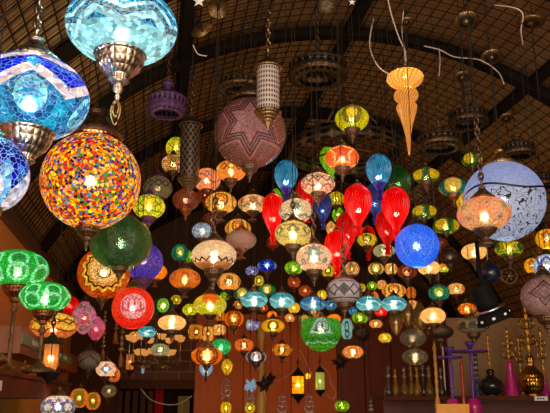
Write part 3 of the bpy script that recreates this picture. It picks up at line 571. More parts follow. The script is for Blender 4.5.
 lanlime=G('pale_lime_lantern_glass', (.55, .62, .22), (.5, .55, .2), [], 3, None, 0, .7, hot=.3, var=.1),
 laced=G('white_lace_metal', (.50, .42, .36), (.55, .48, .4), [], 3, None, 0, 0, lit=False, tr=0, var=.1),
 crflame=G('cream_candle_glass', (.95, .62, .30), (.95, .55, .22), [], 5, None, 0, .8, var=.2),
 icy=G('icy_blue_glass', (.45, .62, .75), (.6, .75, .85), [], 5, None, 0, .7, var=.3),
)
# ================================================================ the lamps, large ones first
QUEUE = []
def L(*a, **k): QUEUE.append((a, k))
L(122, 27, 110, 82, .34, GL['turq'], 'pewter', 'large turquoise tile mosaic lamp with pewter cup and hook, at the top', chain=.25, pw=5, lc=(.8, .95, 1), bm=COOLBULB)
L(30, 98, 116, 90, .34, GL['royal'], 'pewter', 'large royal blue and turquoise zigzag mosaic lamp, at the upper left edge', chain=.3, pw=5, lc=(.85, .95, 1), bm=COOLBULB)
L(-14, 174, 84, 80, .22, GL['cobalt'], 'pewter', 'cobalt and white patchwork mosaic lamp cut by the left edge', pw=3, lc=(.85, .95, 1), bm=COOLBULB)
L(91, 181, 98, 98, .42, GL['multi'], 'bronze', 'large round lamp of tiny many coloured beads', shape='sphere', pw=5, cupk=.55, capk=1.5, size=.05)
L(250, 133, 72, 76, .36, GL['pink'], 'bronze', 'large unlit rose pink round lamp with a dark checkered star', shape='sphere', lit=False, cupk=.55, capk=1.5)
L(504, 201, 80, 72, .36, GL['moonwhite'], 'brass', 'large white round glass lamp with black scrollwork', shape='sphere', pw=.7, lc=(.7, .82, 1), cup=None, bm=COOLBULB)
L(484, 214, 53, 36, .22, GL['peach'], 'bronze', 'peach mosaic lamp with green star before the white scrollwork lamp', pw=1.8, chain=.3, cup='flare')
L(417, 246, 44, 43, .21, GL['bluesp'], 'black', 'round azure blue crackle lamp', shape='sphere', pw=2.2, lc=(.85, .92, 1), bm=COOLBULB, cup=None)
L(104, 273, 52, 53, .26, GL['moon'], 'bronze', 'round amber lamp with a smiling sun face', shape='sphere', pw=1.6, cupk=.5)
L(121, 243, 62, 54, .30, GL['dgreen'], 'bronze', 'deep green mosaic globe with grey green rings under the bead lamp', pw=1.6, lc=(.5, 1, .5), cupk=.6)
L(144, 262, 38, 46, .24, GL['purp'], 'purple', 'violet mosaic globe behind the deep green globe', pw=1.0, shape='sphere')
L(142, 243, 19, 38, .10, GL['yelbs'], 'purple', 'slim upright yellow lamp with black stars beside the deep green globe', pw=.5, shape='pear', cup=None)
L(149, 207, 32, 25, .19, GL['yelgr'], 'purple', 'yellow and green flower lamp with purple fittings', pw=1.5)
L(158, 188, 29, 24, .18, GL['beige'], 'purple', 'dim beige diamond lamp with a purple cap', pw=.3)
L(176, 148, 20, 22, .14, GL['yelgr'], 'black', 'small yellow green lamp behind the dark lattice cylinder lantern', pw=.6)
L(173, 164, 23, 19, .15, GL['mixor'], 'bronze', 'orange and green medley lamp left of the dark lattice lantern', pw=.7)
L(207, 180, 27, 24, .16, GL['face'], 'copper', 'peach lamp with red curves right of the dark lattice lantern', pw=.9, cup='flare')
L(231, 171, 30, 22, .17, GL['orgnet'], 'bronze', 'orange lamp with a dark diamond net under the rose lamp', pw=1.2)
L(221, 203, 31, 22, .18, GL['flow'], 'bronze', 'golden lamp with red sun flowers below the diamond net lamp', pw=1.3, cup='flare')
L(253, 204, 30, 19, .17, GL['crred'], 'bronze', 'cream lamp with red flowers and teal zigzag', pw=1.1, cup='flare')
L(186, 200, 27, 22, .17, GL['copperd'], 'copper', 'dim copper brown mosaic lamp below the dark lattice lantern', pw=.7)
L(205, 196, 18, 16, .15, GL['copperd'], 'copper', 'small dim copper brown lamp tucked right of the larger copper one', pw=.4)
L(352, 119, 34, 27, .19, GL['yelsun'], 'bronze', 'yellow lamp with a black rimmed sun, highest of the small lamps', pw=1.6, lc=(1, .85, .4))
L(342, 158, 34, 25, .18, GL['orgstar'], 'bronze', 'orange red lamp with a cream star', pw=1.6, cup='cup')
L(331, 164, 22, 36, .15, GL['lime'], 'bronze', 'lime green teardrop lamp behind the orange star lamp', shape='drop', pw=.8)
L(318, 184, 34, 23, .17, GL['diam'], 'bronze', 'cream lamp with black and red diamonds', pw=1.2)
L(286, 182, 23, 42, .125, GL['bluet'], 'black', 'blue ribbed teardrop lamp, leftmost of the blue teardrops', shape='drop', pw=1.2, lc=(.7, .95, 1))
L(379, 177, 25, 44, .13, GL['bluet'], 'black', 'blue ribbed teardrop lamp hanging above the ruby ones', shape='drop', pw=1.6, lc=(.7, .95, 1))
L(375, 204, 20, 40, .13, GL['bluep'], 'black', 'violet blue teardrop lamp between two ruby teardrops', shape='drop', pw=.7, lc=(.7, .9, 1))
L(323, 211, 18, 36, .12, GL['bluep'], 'black', 'small violet blue teardrop lamp left of the ruby cluster', shape='drop', pw=.6, lc=(.7, .9, 1))
L(398, 184, 28, 34, .17, GL['greent'], 'black', 'dark green ribbed glass lamp behind the ruby teardrops', shape='pear', pw=.5, lc=(.6, 1, .5), cup=None)
L(276, 200, 14, 22, .11, GL['lime'], 'black', 'slim lime glass lamp below the leftmost blue teardrop', shape='pear', pw=.4, cup=None)
L(273, 219, 22, 50, .12, GL['red'], 'copper', 'ruby red teardrop lamp, leftmost of all', shape='drop', pw=1.2)
L(307, 200, 20, 44, .135, GL['redd'], 'copper', 'dim ruby teardrop half hidden behind the black diamond lamp', shape='drop', pw=.6)
L(358, 210, 28, 50, .145, GL['red'], 'copper', 'ruby red teardrop lamp under the blue teardrop, left one of the top pair', shape='drop', pw=1.8)
L(396, 214, 28, 52, .145, GL['red'], 'copper', 'ruby red teardrop lamp above the azure globe, right one of the top pair', shape='drop', pw=1.8)
L(387, 232, 22, 44, .135, GL['redd'], 'copper', 'ruby teardrop tucked behind and left of the right top one', shape='drop', pw=.8)
L(347, 236, 22, 46, .13, GL['redd'], 'copper', 'ruby teardrop hanging behind the lower large one', shape='drop', pw=1.0)
L(337, 254, 25, 46, .13, GL['red'], 'copper', 'lowest ruby teardrop, beside the cream teal star lamp', shape='drop', pw=1.3)
L(368, 243, 15, 34, .12, GL['redd'], 'copper', 'small dim ruby teardrop deep between the two top ruby lamps', shape='drop', pw=.4)
L(336, 199, 17, 15, .14, GL['yglass'], 'bronze', 'small yellow ribbed lamp beside the left large ruby teardrop', pw=.5)
L(338, 215, 12, 17, .10, GL['lime'], 'bronze', 'small lime lamp below the yellow ribbed one', shape='pear', pw=.3, cup=None)
L(331, 229, 10, 15, .10, GL['creamr'], 'bronze', 'tiny upright cream rosette lamp left of the ruby cluster', pw=.3, shape='pear', cup='stub')
L(296, 211, 34, 25, .17, GL['crteal'], 'bronze', 'cream lamp with large teal ovals', pw=1.2)
L(293, 234, 36, 27, .165, GL['yelteal'], 'bronze', 'pale yellow lamp with green diamonds below the teal oval lamp', pw=1.5, chain=.1)
L(314, 258, 36, 29, .16, GL['crstar'], 'bronze', 'cream lamp with a teal star', pw=1.7, chain=.1)
L(344, 291, 36, 27, .155, GL['grdiam'], 'bronze', 'unlit grey lamp with black diamonds', lit=False, chain=.1)
L(214, 256, 45, 32, .20, GL['etched'], 'bronze', 'etched warm white glass lamp with black zigzag skirt', pw=2.6, chain=.15)
L(241, 240, 31, 21, .17, GL['pinkdim'], 'copper', 'unlit dull pink glass lamp', lit=False, cup='flare')
L(238, 229, 26, 20, .16, GL['flow'], 'bronze', 'orange gold lamp rising behind the dull pink lamp', pw=.8, cup=None)
L(202, 231, 20, 17, .14, GL['blusw'], 'bronze', 'blue and white swirl lamp above the etched lamp', pw=.7)
L(180, 253, 17, 18, .14, GL['tealg'], 'bronze', 'teal green lamp left of the etched lamp', pw=.5)
L(191, 257, 12, 13, .11, GL['limel'], 'bronze', 'small lime lamp between the teal green and etched lamps', pw=.3)
L(155, 272, 24, 17, .16, GL['orange'], 'copper', 'orange marbled lamp next to the violet globe', pw=1.1, cup='flare')
L(185, 279, 31, 21, .18, GL['amberr'], 'bronze', 'wide amber bead lamp', pw=1.7, cup='flare')
L(229, 282, 24, 18, .16, GL['swirl'], 'bronze', 'gold lamp with a black spiral below the etched lamp', pw=1.1, cup='flare')
L(133, 308, 42, 42, .22, GL['callig'], 'bronze', 'round red mosaic lamp with calligraphy on a white disc', shape='sphere', pw=1.7, cup=None, cupk=.5)
L(163, 306, 22, 19, .15, GL['navylime'], 'black', 'navy lamp with a glowing lime disc', pw=.8)
L(210, 305, 33, 22, .18, GL['redtop'], 'bronze', 'lime lamp with a red spot on top', pw=1.6, cup='flare')
L(242, 294, 16, 13, .13, GL['tealyel'], 'bronze', 'small dark teal lamp with yellow disc behind the first teal lamp', pw=.5)
L(254, 300, 27, 17, .16, GL['teal'], 'bronze', 'teal and white lamp, first of the teal row from the left', pw=1.2)
L(282, 301, 25, 17, .155, GL['teal'], 'bronze', 'teal and white lamp, second of the teal row from the left', pw=1.2)
L(313, 304, 26, 15, .16, GL['blueteal'], 'bronze', 'deep blue lamp in the teal row left of the grey diamond lamp', pw=.9)
L(369, 304, 26, 16, .15, GL['teal'], 'bronze', 'teal and white lamp just right of the grey diamond lamp', pw=1.2)
L(394, 304, 25, 16, .15, GL['teal'], 'bronze', 'teal and white lamp, last of the teal row on the right', pw=1.2)
L(331, 305, 12, 11, .13, GL['blueteal'], 'bronze', 'small teal grey lamp at the foot of the grey diamond lamp', pw=.2)
L(259, 281, 10, 11, .10, GL['yelring'], 'bronze', 'tiny yellow lamp above the gap of the first teal lamps', pw=.3)
L(267, 290, 17, 12, .14, GL['greenor'], 'bronze', 'green lamp with an orange disc above the second teal lamp', pw=.6)
L(267, 266, 19, 13, .15, GL['bluefw'], 'bronze', 'royal blue lamp with a pale flower', pw=.6, lc=(.9, .9, 1))
L(252, 271, 13, 10, .13, GL['bluwh'], 'bronze', 'small violet white lamp left of the royal blue flower lamp', pw=.4)
L(294, 268, 19, 14, .15, GL['limel'], 'bronze', 'lime lamp with black leaf lines left of the teal star lamp', pw=.8, lc=(.9, 1, .5))
L(328, 271, 14, 13, .14, GL['yelring'], 'bronze', 'yellow ringed lamp peeping out right of the teal star lamp', pw=.5)
L(294, 282, 13, 12, .13, GL['copor'], 'copper', 'copper orange lamp under the lime leaf lamp', pw=.4)
L(305, 291, 13, 11, .13, GL['copor'], 'copper', 'copper orange lamp above the deep blue lamp', pw=.4)
L(322, 295, 10, 10, .12, GL['yel'], 'bronze', 'tiny bright yellow lamp left of the grey diamond lamp', pw=.3)
L(294, 308, 12, 11, .12, GL['yel'], 'bronze', 'small yellow lamp between the second teal lamp and the blue one', pw=.4)
L(352, 269, 15, 15, .13, GL['mixor'], 'bronze', 'small orange white medley lamp under the lower ruby teardrops', pw=.6)
L(376, 269, 16, 13, .14, GL['crgreen'], 'bronze', 'cream lamp with green rim under the yellow ring lamp', pw=.7)
L(391, 269, 13, 12, .13, GL['creamr'], 'bronze', 'peach rosette lamp left of the brown ringed lamp', pw=.5)
L(407, 272, 20, 14, .15, GL['brring'], 'bronze', 'brown lamp with concentric rings under the azure globe', pw=.7)
L(382, 285, 10, 10, .12, GL['creamr'], 'bronze', 'tiny cream rosette lamp above the last two teal lamps', pw=.3)
L(372, 286, 10, 9, .12, GL['limel'], 'bronze', 'tiny lime lamp above the teal lamp by the grey one', pw=.3)
L(394, 291, 24, 15, .16, GL['flow'], 'bronze', 'golden flower lamp rising behind the last teal lamp', pw=.8)
L(381, 312, 13, 10, .12, GL['red'], 'bronze', 'small red lamp wedged below the last two teal lamps', pw=.4)
L(353, 311, 9, 9, .11, GL['blueteal'], 'bronze', 'tiny teal lamp below the grey diamond lamp on its right', pw=.2)
L(367, 240, 20, 14, .15, GL['yelring'], 'bronze', 'yellow lamp with a black ring under the left top ruby lamp', pw=.8)
L(384, 251, 22, 14, .15, GL['paleeye'], 'bronze', 'cream lamp with a dark green ring beside the azure globe', pw=.8)
L(429, 268, 22, 15, .16, GL['cream'], 'bronze', 'cream marbled lamp right beneath the azure globe', pw=1.1)
L(444, 268, 10, 10, .11, GL['redtop'], 'bronze', 'tiny lime lamp with red top beside the cream lamp under the azure globe', pw=.3)
L(439, 293, 21, 16, .15, GL['tealg'], 'bronze', 'teal green lamp with yellow discs left of a peach lamp', pw=.8)
L(456, 289, 17, 12, .14, GL['creamr'], 'bronze', 'peach rosette lamp right of the teal green disc lamp', pw=.6)
L(467, 309, 18, 12, .14, GL['orgfl'], 'bronze', 'orange flower lamp above the olive medallion lamp', pw=.7)
L(433, 316, 25, 17, .17, GL['cream'], 'bronze', 'cream marbled lamp left of the orange flower lamp', pw=1.4)
L(532, 266, 15, 16, .14, GL['ylred'], 'bronze', 'yellow lamp with red jewels left of the white blue trellis lamp', pw=.6)
L(547, 267, 26, 26, .16, GL['whblue'], 'bronze', 'white lamp with blue trellis at the right edge', pw=1.0, cup=None)
L(547, 239, 22, 20, .15, GL['ylred'], 'bronze', 'yellow lamp with red jewels at the right edge above the trellis lamp', pw=.9, cup=None)
L(545, 297, 47, 42, .24, GL['pink2'], 'bronze', 'large unlit pale pink lamp at the right edge', lit=False)
L(509, 249, 27, 18, .17, GL['staryel'], 'bronze', 'dark green lamp with a yellow star under the white scrollwork lamp', pw=1.0)
L(474, 252, 25, 17, .17, GL['cream'], 'bronze', 'cream marbled lamp beneath the peach star lamp', pw=.9)
L(450, 257, 20, 17, .16, GL['beads'], 'bronze', 'dark lamp dotted with red beads right of the azure globe', pw=.2)
L(424, 212, 25, 15, .16, GL['yeldisc'], 'bronze', 'dark green lamp with yellow disc right above the azure globe', pw=.8, cup='stub', rz=-34)
L(446, 226, 26, 16, .16, GL['yeldisc'], 'bronze', 'dark green lamp with yellow disc touching the left of the peach star lamp', pw=.8, cup='stub', rz=-24)
L(426, 176, 27, 16, .16, GL['yeldisc'], 'bronze', 'dark green lamp with two yellow discs beside the amber spiral glass tip', pw=.8, rz=45)
L(453, 187, 28, 19, .17, GL['tealyel'], 'copper', 'dark teal lamp with a yellow disc, largest of the yellow disc lamps', pw=1.0)
L(472, 160, 20, 16, .15, GL['yeldisc'], 'bronze', 'dark green lamp with yellow disc, highest of the yellow disc lamps', pw=.8, rz=-22)
L(461, 201, 10, 26, .09, GL['yeltear'], 'bronze', 'slim yellow glass drop between the teal disc lamp and white globe', shape='pear', pw=.3, cup=None)
# left side
L(18, 269, 60, 39, .31, GL['jade'], 'copper', 'green medallion mosaic lamp on a shelf stand, larger and nearer of the two', pw=3.0, lc=(.9, 1, .6), cap=None, cord=False, name='table_lamp')
L(45, 297, 50, 31, .27, GL['jade'], 'copper', 'green medallion mosaic lamp on a shelf stand, smaller of the two', pw=2.2, lc=(.9, 1, .6), cap=None, cord=False, name='table_lamp', rz=20)
L(54, 326, 46, 27, .25, GL['yelred'], 'bronze', 'yellow lamp with black net and pink base under the green lamps', pw=1.5)
L(70, 306, 19, 21, .14, GL['redd'], 'bronze', 'round red glass lamp right of the smaller green lamp', shape='sphere', pw=.5, cup='stub', cupk=.6)
L(84, 318, 24, 32, .15, GL['pinkgr'], 'bronze', 'pink and green swirl lamp beside the round red lamp', pw=.7, shape='pear', cup=None)
L(96, 329, 18, 24, .14, GL['magenta'], 'bronze', 'pink magenta lamp behind the pink green swirl lamp', pw=.5, shape='pear', cup='stub')
L(23, 322, 12, 16, .12, GL['redd'], 'bronze', 'small red lamp seen between the green lamp stands', pw=.4)
L(89, 360, 23, 20, .17, GL['greyball'], 'bronze', 'unlit grey crackle lamp right of the lit lantern', lit=False)
L(106, 369, 20, 16, .16, GL['eye'], 'bronze', 'cream lamp with a bright blue diamond eye', pw=.9)
L(114, 375, 13, 15, .14, GL['orfl2'], 'bronze', 'orange lamp half behind the blue diamond eye lamp', pw=.4)
L(79, 398, 18, 20, .15, GL['greenorg'], 'bronze', 'orange lamp with green curves, left one of the pair at the shelf end', pw=.7, cup='stub')
L(93, 401, 15, 18, .14, GL['greenorg'], 'bronze', 'orange lamp with green curves, right one of the pair at the shelf end', pw=.6, cup='stub')
L(58, 407, 34, 24, .20, GL['bluefl'], 'bronze', 'white lamp with blue flowers under the shelf at the bottom left', pw=1.3, cup=None)
L(147, 332, 18, 12, .15, GL['teal'], 'bronze', 'small teal lamp under the red calligraphy lamp', pw=.6)
L(152, 340, 10, 8, .12, GL['blueteal'], 'bronze', 'tiny teal lamp below the small teal lamp under the red one', pw=.2)
L(135, 336, 12, 9, .12, GL['ylred'], 'bronze', 'tiny yellow jewelled lamp left of the small teal lamp', pw=.4)
L(172, 323, 28, 16, .17, GL['cream'], 'bronze', 'wide cream marbled lamp above the brick wall', pw=1.4)
L(160, 350, 19, 13, .15, GL['paleeye'], 'bronze', 'pale lamp with a green eye before the brick wall', pw=.5)
L(196, 332, 16, 16, .14, GL['amberb'], 'bronze', 'amber drum lamp above the orange mandala lamp', pw=1.0, shape='boxy')
L(208, 334, 13, 16, .13, GL['swirl'], 'bronze', 'amber spiral lamp right of the amber drum lamp', pw=.6)
L(219, 330, 14, 12, .14, GL['creamr'], 'bronze', 'cream rosette lamp right of the amber spiral lamp', pw=.6)
L(234, 319, 20, 17, .16, GL['orgblk'], 'bronze', 'amber mandala lamp, upper one of two', pw=.9)
L(220, 316, 11, 11, .13, GL['amberb'], 'bronze', 'small amber lamp left of the upper mandala lamp', pw=.3)
L(221, 347, 20, 17, .16, GL['emer'], 'bronze', 'emerald green lamp above the orange mandala lamp', pw=1.0, lc=(.8, 1, .7))
L(207, 356, 32, 19, .18, GL['orgblk'], 'bronze', 'wide orange mandala lamp against the red panelling, lower one of two', pw=1.4, cup='stub')
L(244, 345, 20, 13, .16, GL['orfl2'], 'bronze', 'orange grey flower lamp against the red panelling', pw=.8)
L(250, 325, 8, 12, .12, GL['blusw'], 'bronze', 'narrow blue white lamp left of a white lace lamp', pw=.3)
L(257, 326, 11, 10, .13, GL['bluwh'], 'bronze', 'small white lace lamp left of the yellow ring flower lamp', pw=.4)
L(273, 326, 23, 14, .17, GL['yelhex'], 'bronze', 'yellow lamp with a black ring flower', pw=1.2)
L(256, 357, 21, 13, .17, GL['navyeye'], 'bronze', 'navy lamp with cream eyes above the wooden post', pw=.8)
L(282, 350, 20, 13, .16, GL['amberb'], 'bronze', 'amber butterfly lamp right of the wooden post', pw=1.0, cup='flare')
L(321, 330, 41, 42, .24, GL['callgreen'], 'bronze', 'green bowl lamp with calligraphy on a white field', shape='bowl', capk=.3, pw=1.0, cap='cap', cup=None, tilt=None)
L(319, 316, 9, 9, .10, GL['amberb'], 'bronze', 'tiny amber lamp before the top of the green calligraphy bowl', pw=.3)
L(334, 319, 14, 10, .12, GL['orange'], 'bronze', 'small orange lamp before the green calligraphy bowl', pw=.4)
L(305, 320, 13, 11, .13, GL['tealyel'], 'bronze', 'small teal lamp with yellow disc left of the green calligraphy bowl', pw=.4)
L(347, 329, 13, 22, .14, GL['whteal'], 'bronze', 'upright white teal oval lamp right of the green calligraphy bowl', pw=.4, cup='stub')
L(353, 352, 21, 13, .17, GL['crdot'], 'bronze', 'cream lamp with a bright dot below the white teal oval lamp', pw=1.1, cup='stub')
L(360, 318, 17, 11, .15, GL['limel'], 'bronze', 'lime lamp right above the dark brown unlit lamp', pw=.6)
L(361, 333, 18, 16, .16, GL['darkm'], 'bronze', 'unlit dark brown lamp right of the white teal oval lamp', lit=False, cup='stub')
L(376, 324, 13, 9, .14, GL['crdot'], 'bronze', 'small cream lamp above the small yellow hanging lamp', pw=.5)
L(385, 338, 13, 10, .13, GL['yel'], 'bronze', 'small yellow lamp before the dark red wall', pw=.5)
L(396, 322, 14, 26, .11, GL['smoke'], 'bronze', 'smoky amber glass drop, leftmost of three', shape='pear', pw=.4, cup=None, group=None)
L(408, 315, 12, 26, .09, GL['smoke'], 'bronze', 'smoky amber glass drop, middle one of three', shape='pear', pw=.2, cup=None)
L(420, 318, 14, 30, .11, GL['smoke'], 'bronze', 'smoky amber glass drop, rightmost of three', shape='pear', pw=.2, cup=None)
L(413, 338, 26, 18, .17, GL['lace'], 'bronze', 'smoked lace glass lamp, upper one of two', pw=.3, cup='stub', cupk=.5)
L(415, 357, 26, 16, .17, GL['lace'], 'bronze', 'smoked lace glass lamp, lower one of two above the bottles', pw=.5, cup=None)
L(440, 332, 27, 15, .19, GL['darkm'], 'bronze', 'unlit dark brown lamp behind the cream marbled one', lit=False)
L(473, 326, 32, 16, .19, GL['grgr'], 'bronze', 'wide unlit olive lamp with black medallions', lit=False)
L(227, 367, 11, 16, .12, GL['yeltear'], 'bronze', 'yellow glass drop below the emerald lamp', shape='pear', pw=.7, cup=None)
L(226, 408, 11, 13, .12, GL['yeltear'], 'silver', 'yellow glass lamp under the silver scroll pendant, left one', pw=.6, cup=None)
L(250, 408, 11, 10, .12, GL['yelring'], 'silver', 'yellow ringed lamp under the silver scroll pendant, right one', pw=.6, cup=None)
L(342, 406, 15, 11, .15, GL['limel'], 'bronze', 'yellow green leaf lamp low before the dark red wall', pw=.7, cap='cap', cup=None)
L(308, 376, 6, 6, .06, GL['yel'], 'bronze', 'tiny round yellow lamp between the two cylinder lanterns', shape='sphere', pw=.2, cup=None)

L(190, 310, 15, 12, .13, GL['yelgr'], 'bronze', 'small yellow green lamp left of the lime lamp with red top', pw=.4)
L(225, 296, 10, 9, .11, GL['limel'], 'bronze', 'tiny lime lamp under the gold spiral lamp', pw=.2)
L(264, 308, 9, 8, .11, GL['copor'], 'bronze', 'tiny copper orange lamp below the gap of the first two teal lamps', pw=.3)
L(361, 288, 10, 9, .12, GL['yelring'], 'bronze', 'tiny yellow ringed lamp left of the tiny lime one above the teal lamps', pw=.2)
L(374, 297, 10, 11, .12, GL['orgfl'], 'bronze', 'tiny orange red lamp peeping between the last two teal lamps', pw=.3)
L(411, 293, 10, 13, .12, GL['amberr'], 'bronze', 'small amber lamp right of the golden flower lamp', pw=.3)
L(272, 315, 10, 8, .12, GL['orange'], 'bronze', 'tiny orange lamp above the yellow ring flower lamp', pw=.3)
L(290, 318, 10, 9, .12, GL['crdot'], 'bronze', 'tiny cream lamp right of the yellow ring flower lamp', pw=.3)
L(238, 305, 10, 9, .12, GL['amberb'], 'bronze', 'tiny amber lamp left of the first teal lamp', pw=.3)
L(212, 219, 20, 12, .16, GL['copperd'], 'copper', 'dim copper lamp under the golden red flower lamp', pw=.2)
L(273, 243, 14, 12, .14, GL['copperd'], 'copper', 'small dim copper lamp below the leftmost ruby teardrop', pw=.2)
L(109, 391, 15, 13, .14, GL['beige'], 'bronze', 'dim beige lamp above the right one of the green curve lamps', pw=.4)
L(123, 300, 12, 14, .16, GL['copperd'], 'copper', 'dim copper lamp half behind the red calligraphy lamp on its left', pw=.2)
L(176, 300, 11, 10, .13, GL['yelring'], 'bronze', 'small yellow ringed lamp right of the navy lime lamp', pw=.3)
L(405, 247, 13, 12, .14, GL['copor'], 'copper', 'small copper lamp half hidden behind the azure globe', pw=.3, cap=None)
L(440, 243, 15, 11, .14, GL['copperd'], 'copper', 'dim copper lamp at the upper right of the azure globe', pw=.2)
L(436, 281, 12, 9, .13, GL['darkm'], 'bronze', 'small unlit brown lamp above the teal green disc lamp', lit=False)
L(412, 305, 12, 10, .13, GL['creamr'], 'bronze', 'small cream rosette lamp right of the last teal lamp', pw=.3)
# hang every lamp clear of its neighbours and of their cords: nudge each one nearer or farther along its line of sight
def spread():
    n = len(QUEUE); E = []
    for a, k in QUEUE:
        z = fit(a[0], a[1], FPX*a[4]/a[2], .16); E.append([a[0], a[1], a[2]/2, a[3]/2, z, z, k])
    def info(e, z): p = P(e[0], e[1], z); return p, e[2]*z/FPX, e[3]*z/FPX
    I = [info(e, e[4]) for e in E]
    def cost(i, z):
        p, a, h = info(E[i], z); c = 0
        if ceil_z(p)-p.z < .14: c += 50
        for j in range(len(I)):
            if j == i: continue
            q, b, g = I[j]; d = math.hypot(p.x-q.x, p.y-q.y)
            if d > a+b+.02: continue
            dz = abs(p.z-q.z); s = a+b+.01
            if dz < (h+g)*1.0+.03 and (d/s)**2+(dz/((h+g)*1.15+.02))**2 < 1: c += 12*(1-d/s)+4
            elif p.z < q.z and d < b+.006: c += 1.2*(1-d/b)+.5
            elif p.z > q.z and d < a+.006: c += 1.2*(1-d/a)+.5
        return c+6*abs(math.log(z/E[i][5]))
    for x, y, w, h, Wd in [(167, 109, 40, 40, .24), (318, 72, 60, 40, .36), (440, 143, 46, 40, .28), (468, 119, 40, 36, .25), (518, 151, 34, 34, .22), (541, 182, 28, 30, .22), (86, 120, 58, 26, .26), (240, 87, 46, 26, .27), (268, 90, 25, 80, .10), (190, 152, 22, 90, .105), (265, 384, 20, 20, .16), (271, 378, 14, 14, .13), (341, 362, 20, 20, .17), (298, 385, 13, 34, .13), (320, 381, 10, 34, .10), (51, 359, 18, 50, .087), (407, 112, 36, 85, .19), (486, 296, 40, 70, .2)]:
        z = fit(x, y, FPX*Wd/w, .25); e = [x, y, w/2, h/2, z, z, {}]; I.append(info(e, z))
    NI = len(I)
    order = sorted(range(n), key=lambda i: E[i][2])
    for it in range(4):
        for i in order:
            if cost(i, E[i][4]) < .4: continue
            best = min((cost(i, E[i][5]*f), E[i][5]*f) for f in [1+.015*q for q in range(-9, 12)])
            E[i][4] = best[1]; I[i] = info(E[i], best[1])
    for (a, k), e in zip(QUEUE, E): ZF[a[7]] = e[4]
    for a, k in QUEUE: lamp(*a, **k)
spread()
L = lamp
# stands for the two green table lamps
SHELF_TOP = CAMZ+.125
for o in [o for o in COL.objects if o.name.startswith('table_lamp')]:
    a = max(c.scale[0] for c in o.children if c.name.startswith('glass_globe'))
    cz = min(c.location.z for c in o.children if c.name.startswith('cup'))-.80*a
    dz = SHELF_TOP-o.location.z
    d_ = o.location.dot(AX)
    put('stand', lathe('lamp_stand', [(.075, dz), (.08, dz+.008), (.06, dz+.02), (.03, dz+.03), (.012, dz+.05), (.010, (dz+cz)/2), (.016, (dz+cz)/2+.01), (.010, (dz+cz)/2+.02), (.010, cz-.01), (.02, cz), (.01, cz+.02)], 20), MET['bronze'], o)
# left shelves
BRN = m_wood('reddish_shelf_wood', (.085, .018, .008), (.15, .04, .02), 2, (1, 1, 6), .8)
t = root('wall_shelf', V(-.80, 4.1, .1), 'reddish brown shelf carrying the green lamps on the left wall', 'shelf')
def local(o, l0, l1, d0, d1, z0, z1, nm, mt):
    vs, fs = vbox(l0, l1, d0, d1, z0, z1); return put(nm, mesh(nm, [v-o.location for v in vs], fs, None, False), mt, o)
local(t, -.968, -.62, 2.5, 5.6, .105, .125, 'board', BRN); local(t, -.66, -.63, 2.5, 5.6, .012, .105, 'fascia', BRN)
local(t, -.968, -.66, 2.5, 5.6, .012, .03, 'underboard', BRN)
local(t, -.629, -.6275, 3.0, 3.14, .04, .08, 'price_sticker', plain('white_sticker', (.75, .72, .68), .6))
t = root('wall_shelf', V(-.88, 5.9, .3), 'second shelf with a pale teal edge strip behind the lit lantern', 'shelf')
local(t, -.968, -.80, 4.4, 7.6, .27, .43, 'board', m_wood('orange_shelf_wood', (.22, .05, .01), (.32, .09, .02)))
local(t, -.799, -.79, 4.4, 7.0, .325, .39, 'edge_strip', plain('pale_teal_paint', (.16, .26, .17), .5))
for k in range(15): local(t, -.7895, -.786, 4.75+k//3*.40+k%3*.1, 4.80+k//3*.40+k%3*.1, .345, .375, 'white_mark', plain('white_letters', (.75, .75, .65), .6))
t = root('wall_cabinet', V(-.84, 4.0, -CAMZ), 'dark wooden cabinet against the left wall under the shelf', 'cabinet')
DKW = m_wood('dark_cabinet_wood', (.03, .010, .005), (.06, .022, .010), 2, (6, 6, .8), .6)
local(t, -.968, -.74, 2.6, 5.5, -CAMZ, -.12, 'body', DKW)
for k in range(5):
    local(t, -.738, -.72, 2.64+k*.57, 3.17+k*.57, -1.5, -.16, 'door', DKW)
    local(t, -.72, -.70, 3.11+k*.57, 3.13+k*.57, -.85, -.7, 'handle', MET['brass'])
# ornate bronze censers on the near shelf
def censer(l, d, s, label):
    p = V(l, d, .125); t = root('bronze_censer', p, label, 'incense burner')
    put('bowl', lathe('censer_bowl', [(.5, 0), (.52, .04), (.3, .1), (.2, .2), (.45, .32), (.72, .5), (.8, .62), (.8, .68)], 28), MET['copper'], t, scale=s)
    put('lid', lathe('censer_lid', [(.82, .68), (.8, .74), (.6, .95), (.35, 1.08), (.12, 1.16), (.08, 1.22), (.14, 1.28), (.06, 1.36), (.0, 1.45)], 28), MET['brass'], t, scale=s)
censer(-.70, 3.3, .07, 'engraved bronze incense burner with domed lid at the near end of the shelf')
censer(-.72, 4.15, .065, 'smaller bronze incense burner between the two green lamps stands')
censer(-.70, 4.7, .05, 'small bronze incense burner under the lit lantern')
censer(-.70, 5.2, .045, 'smallest bronze incense burner at the far end of the shelf')
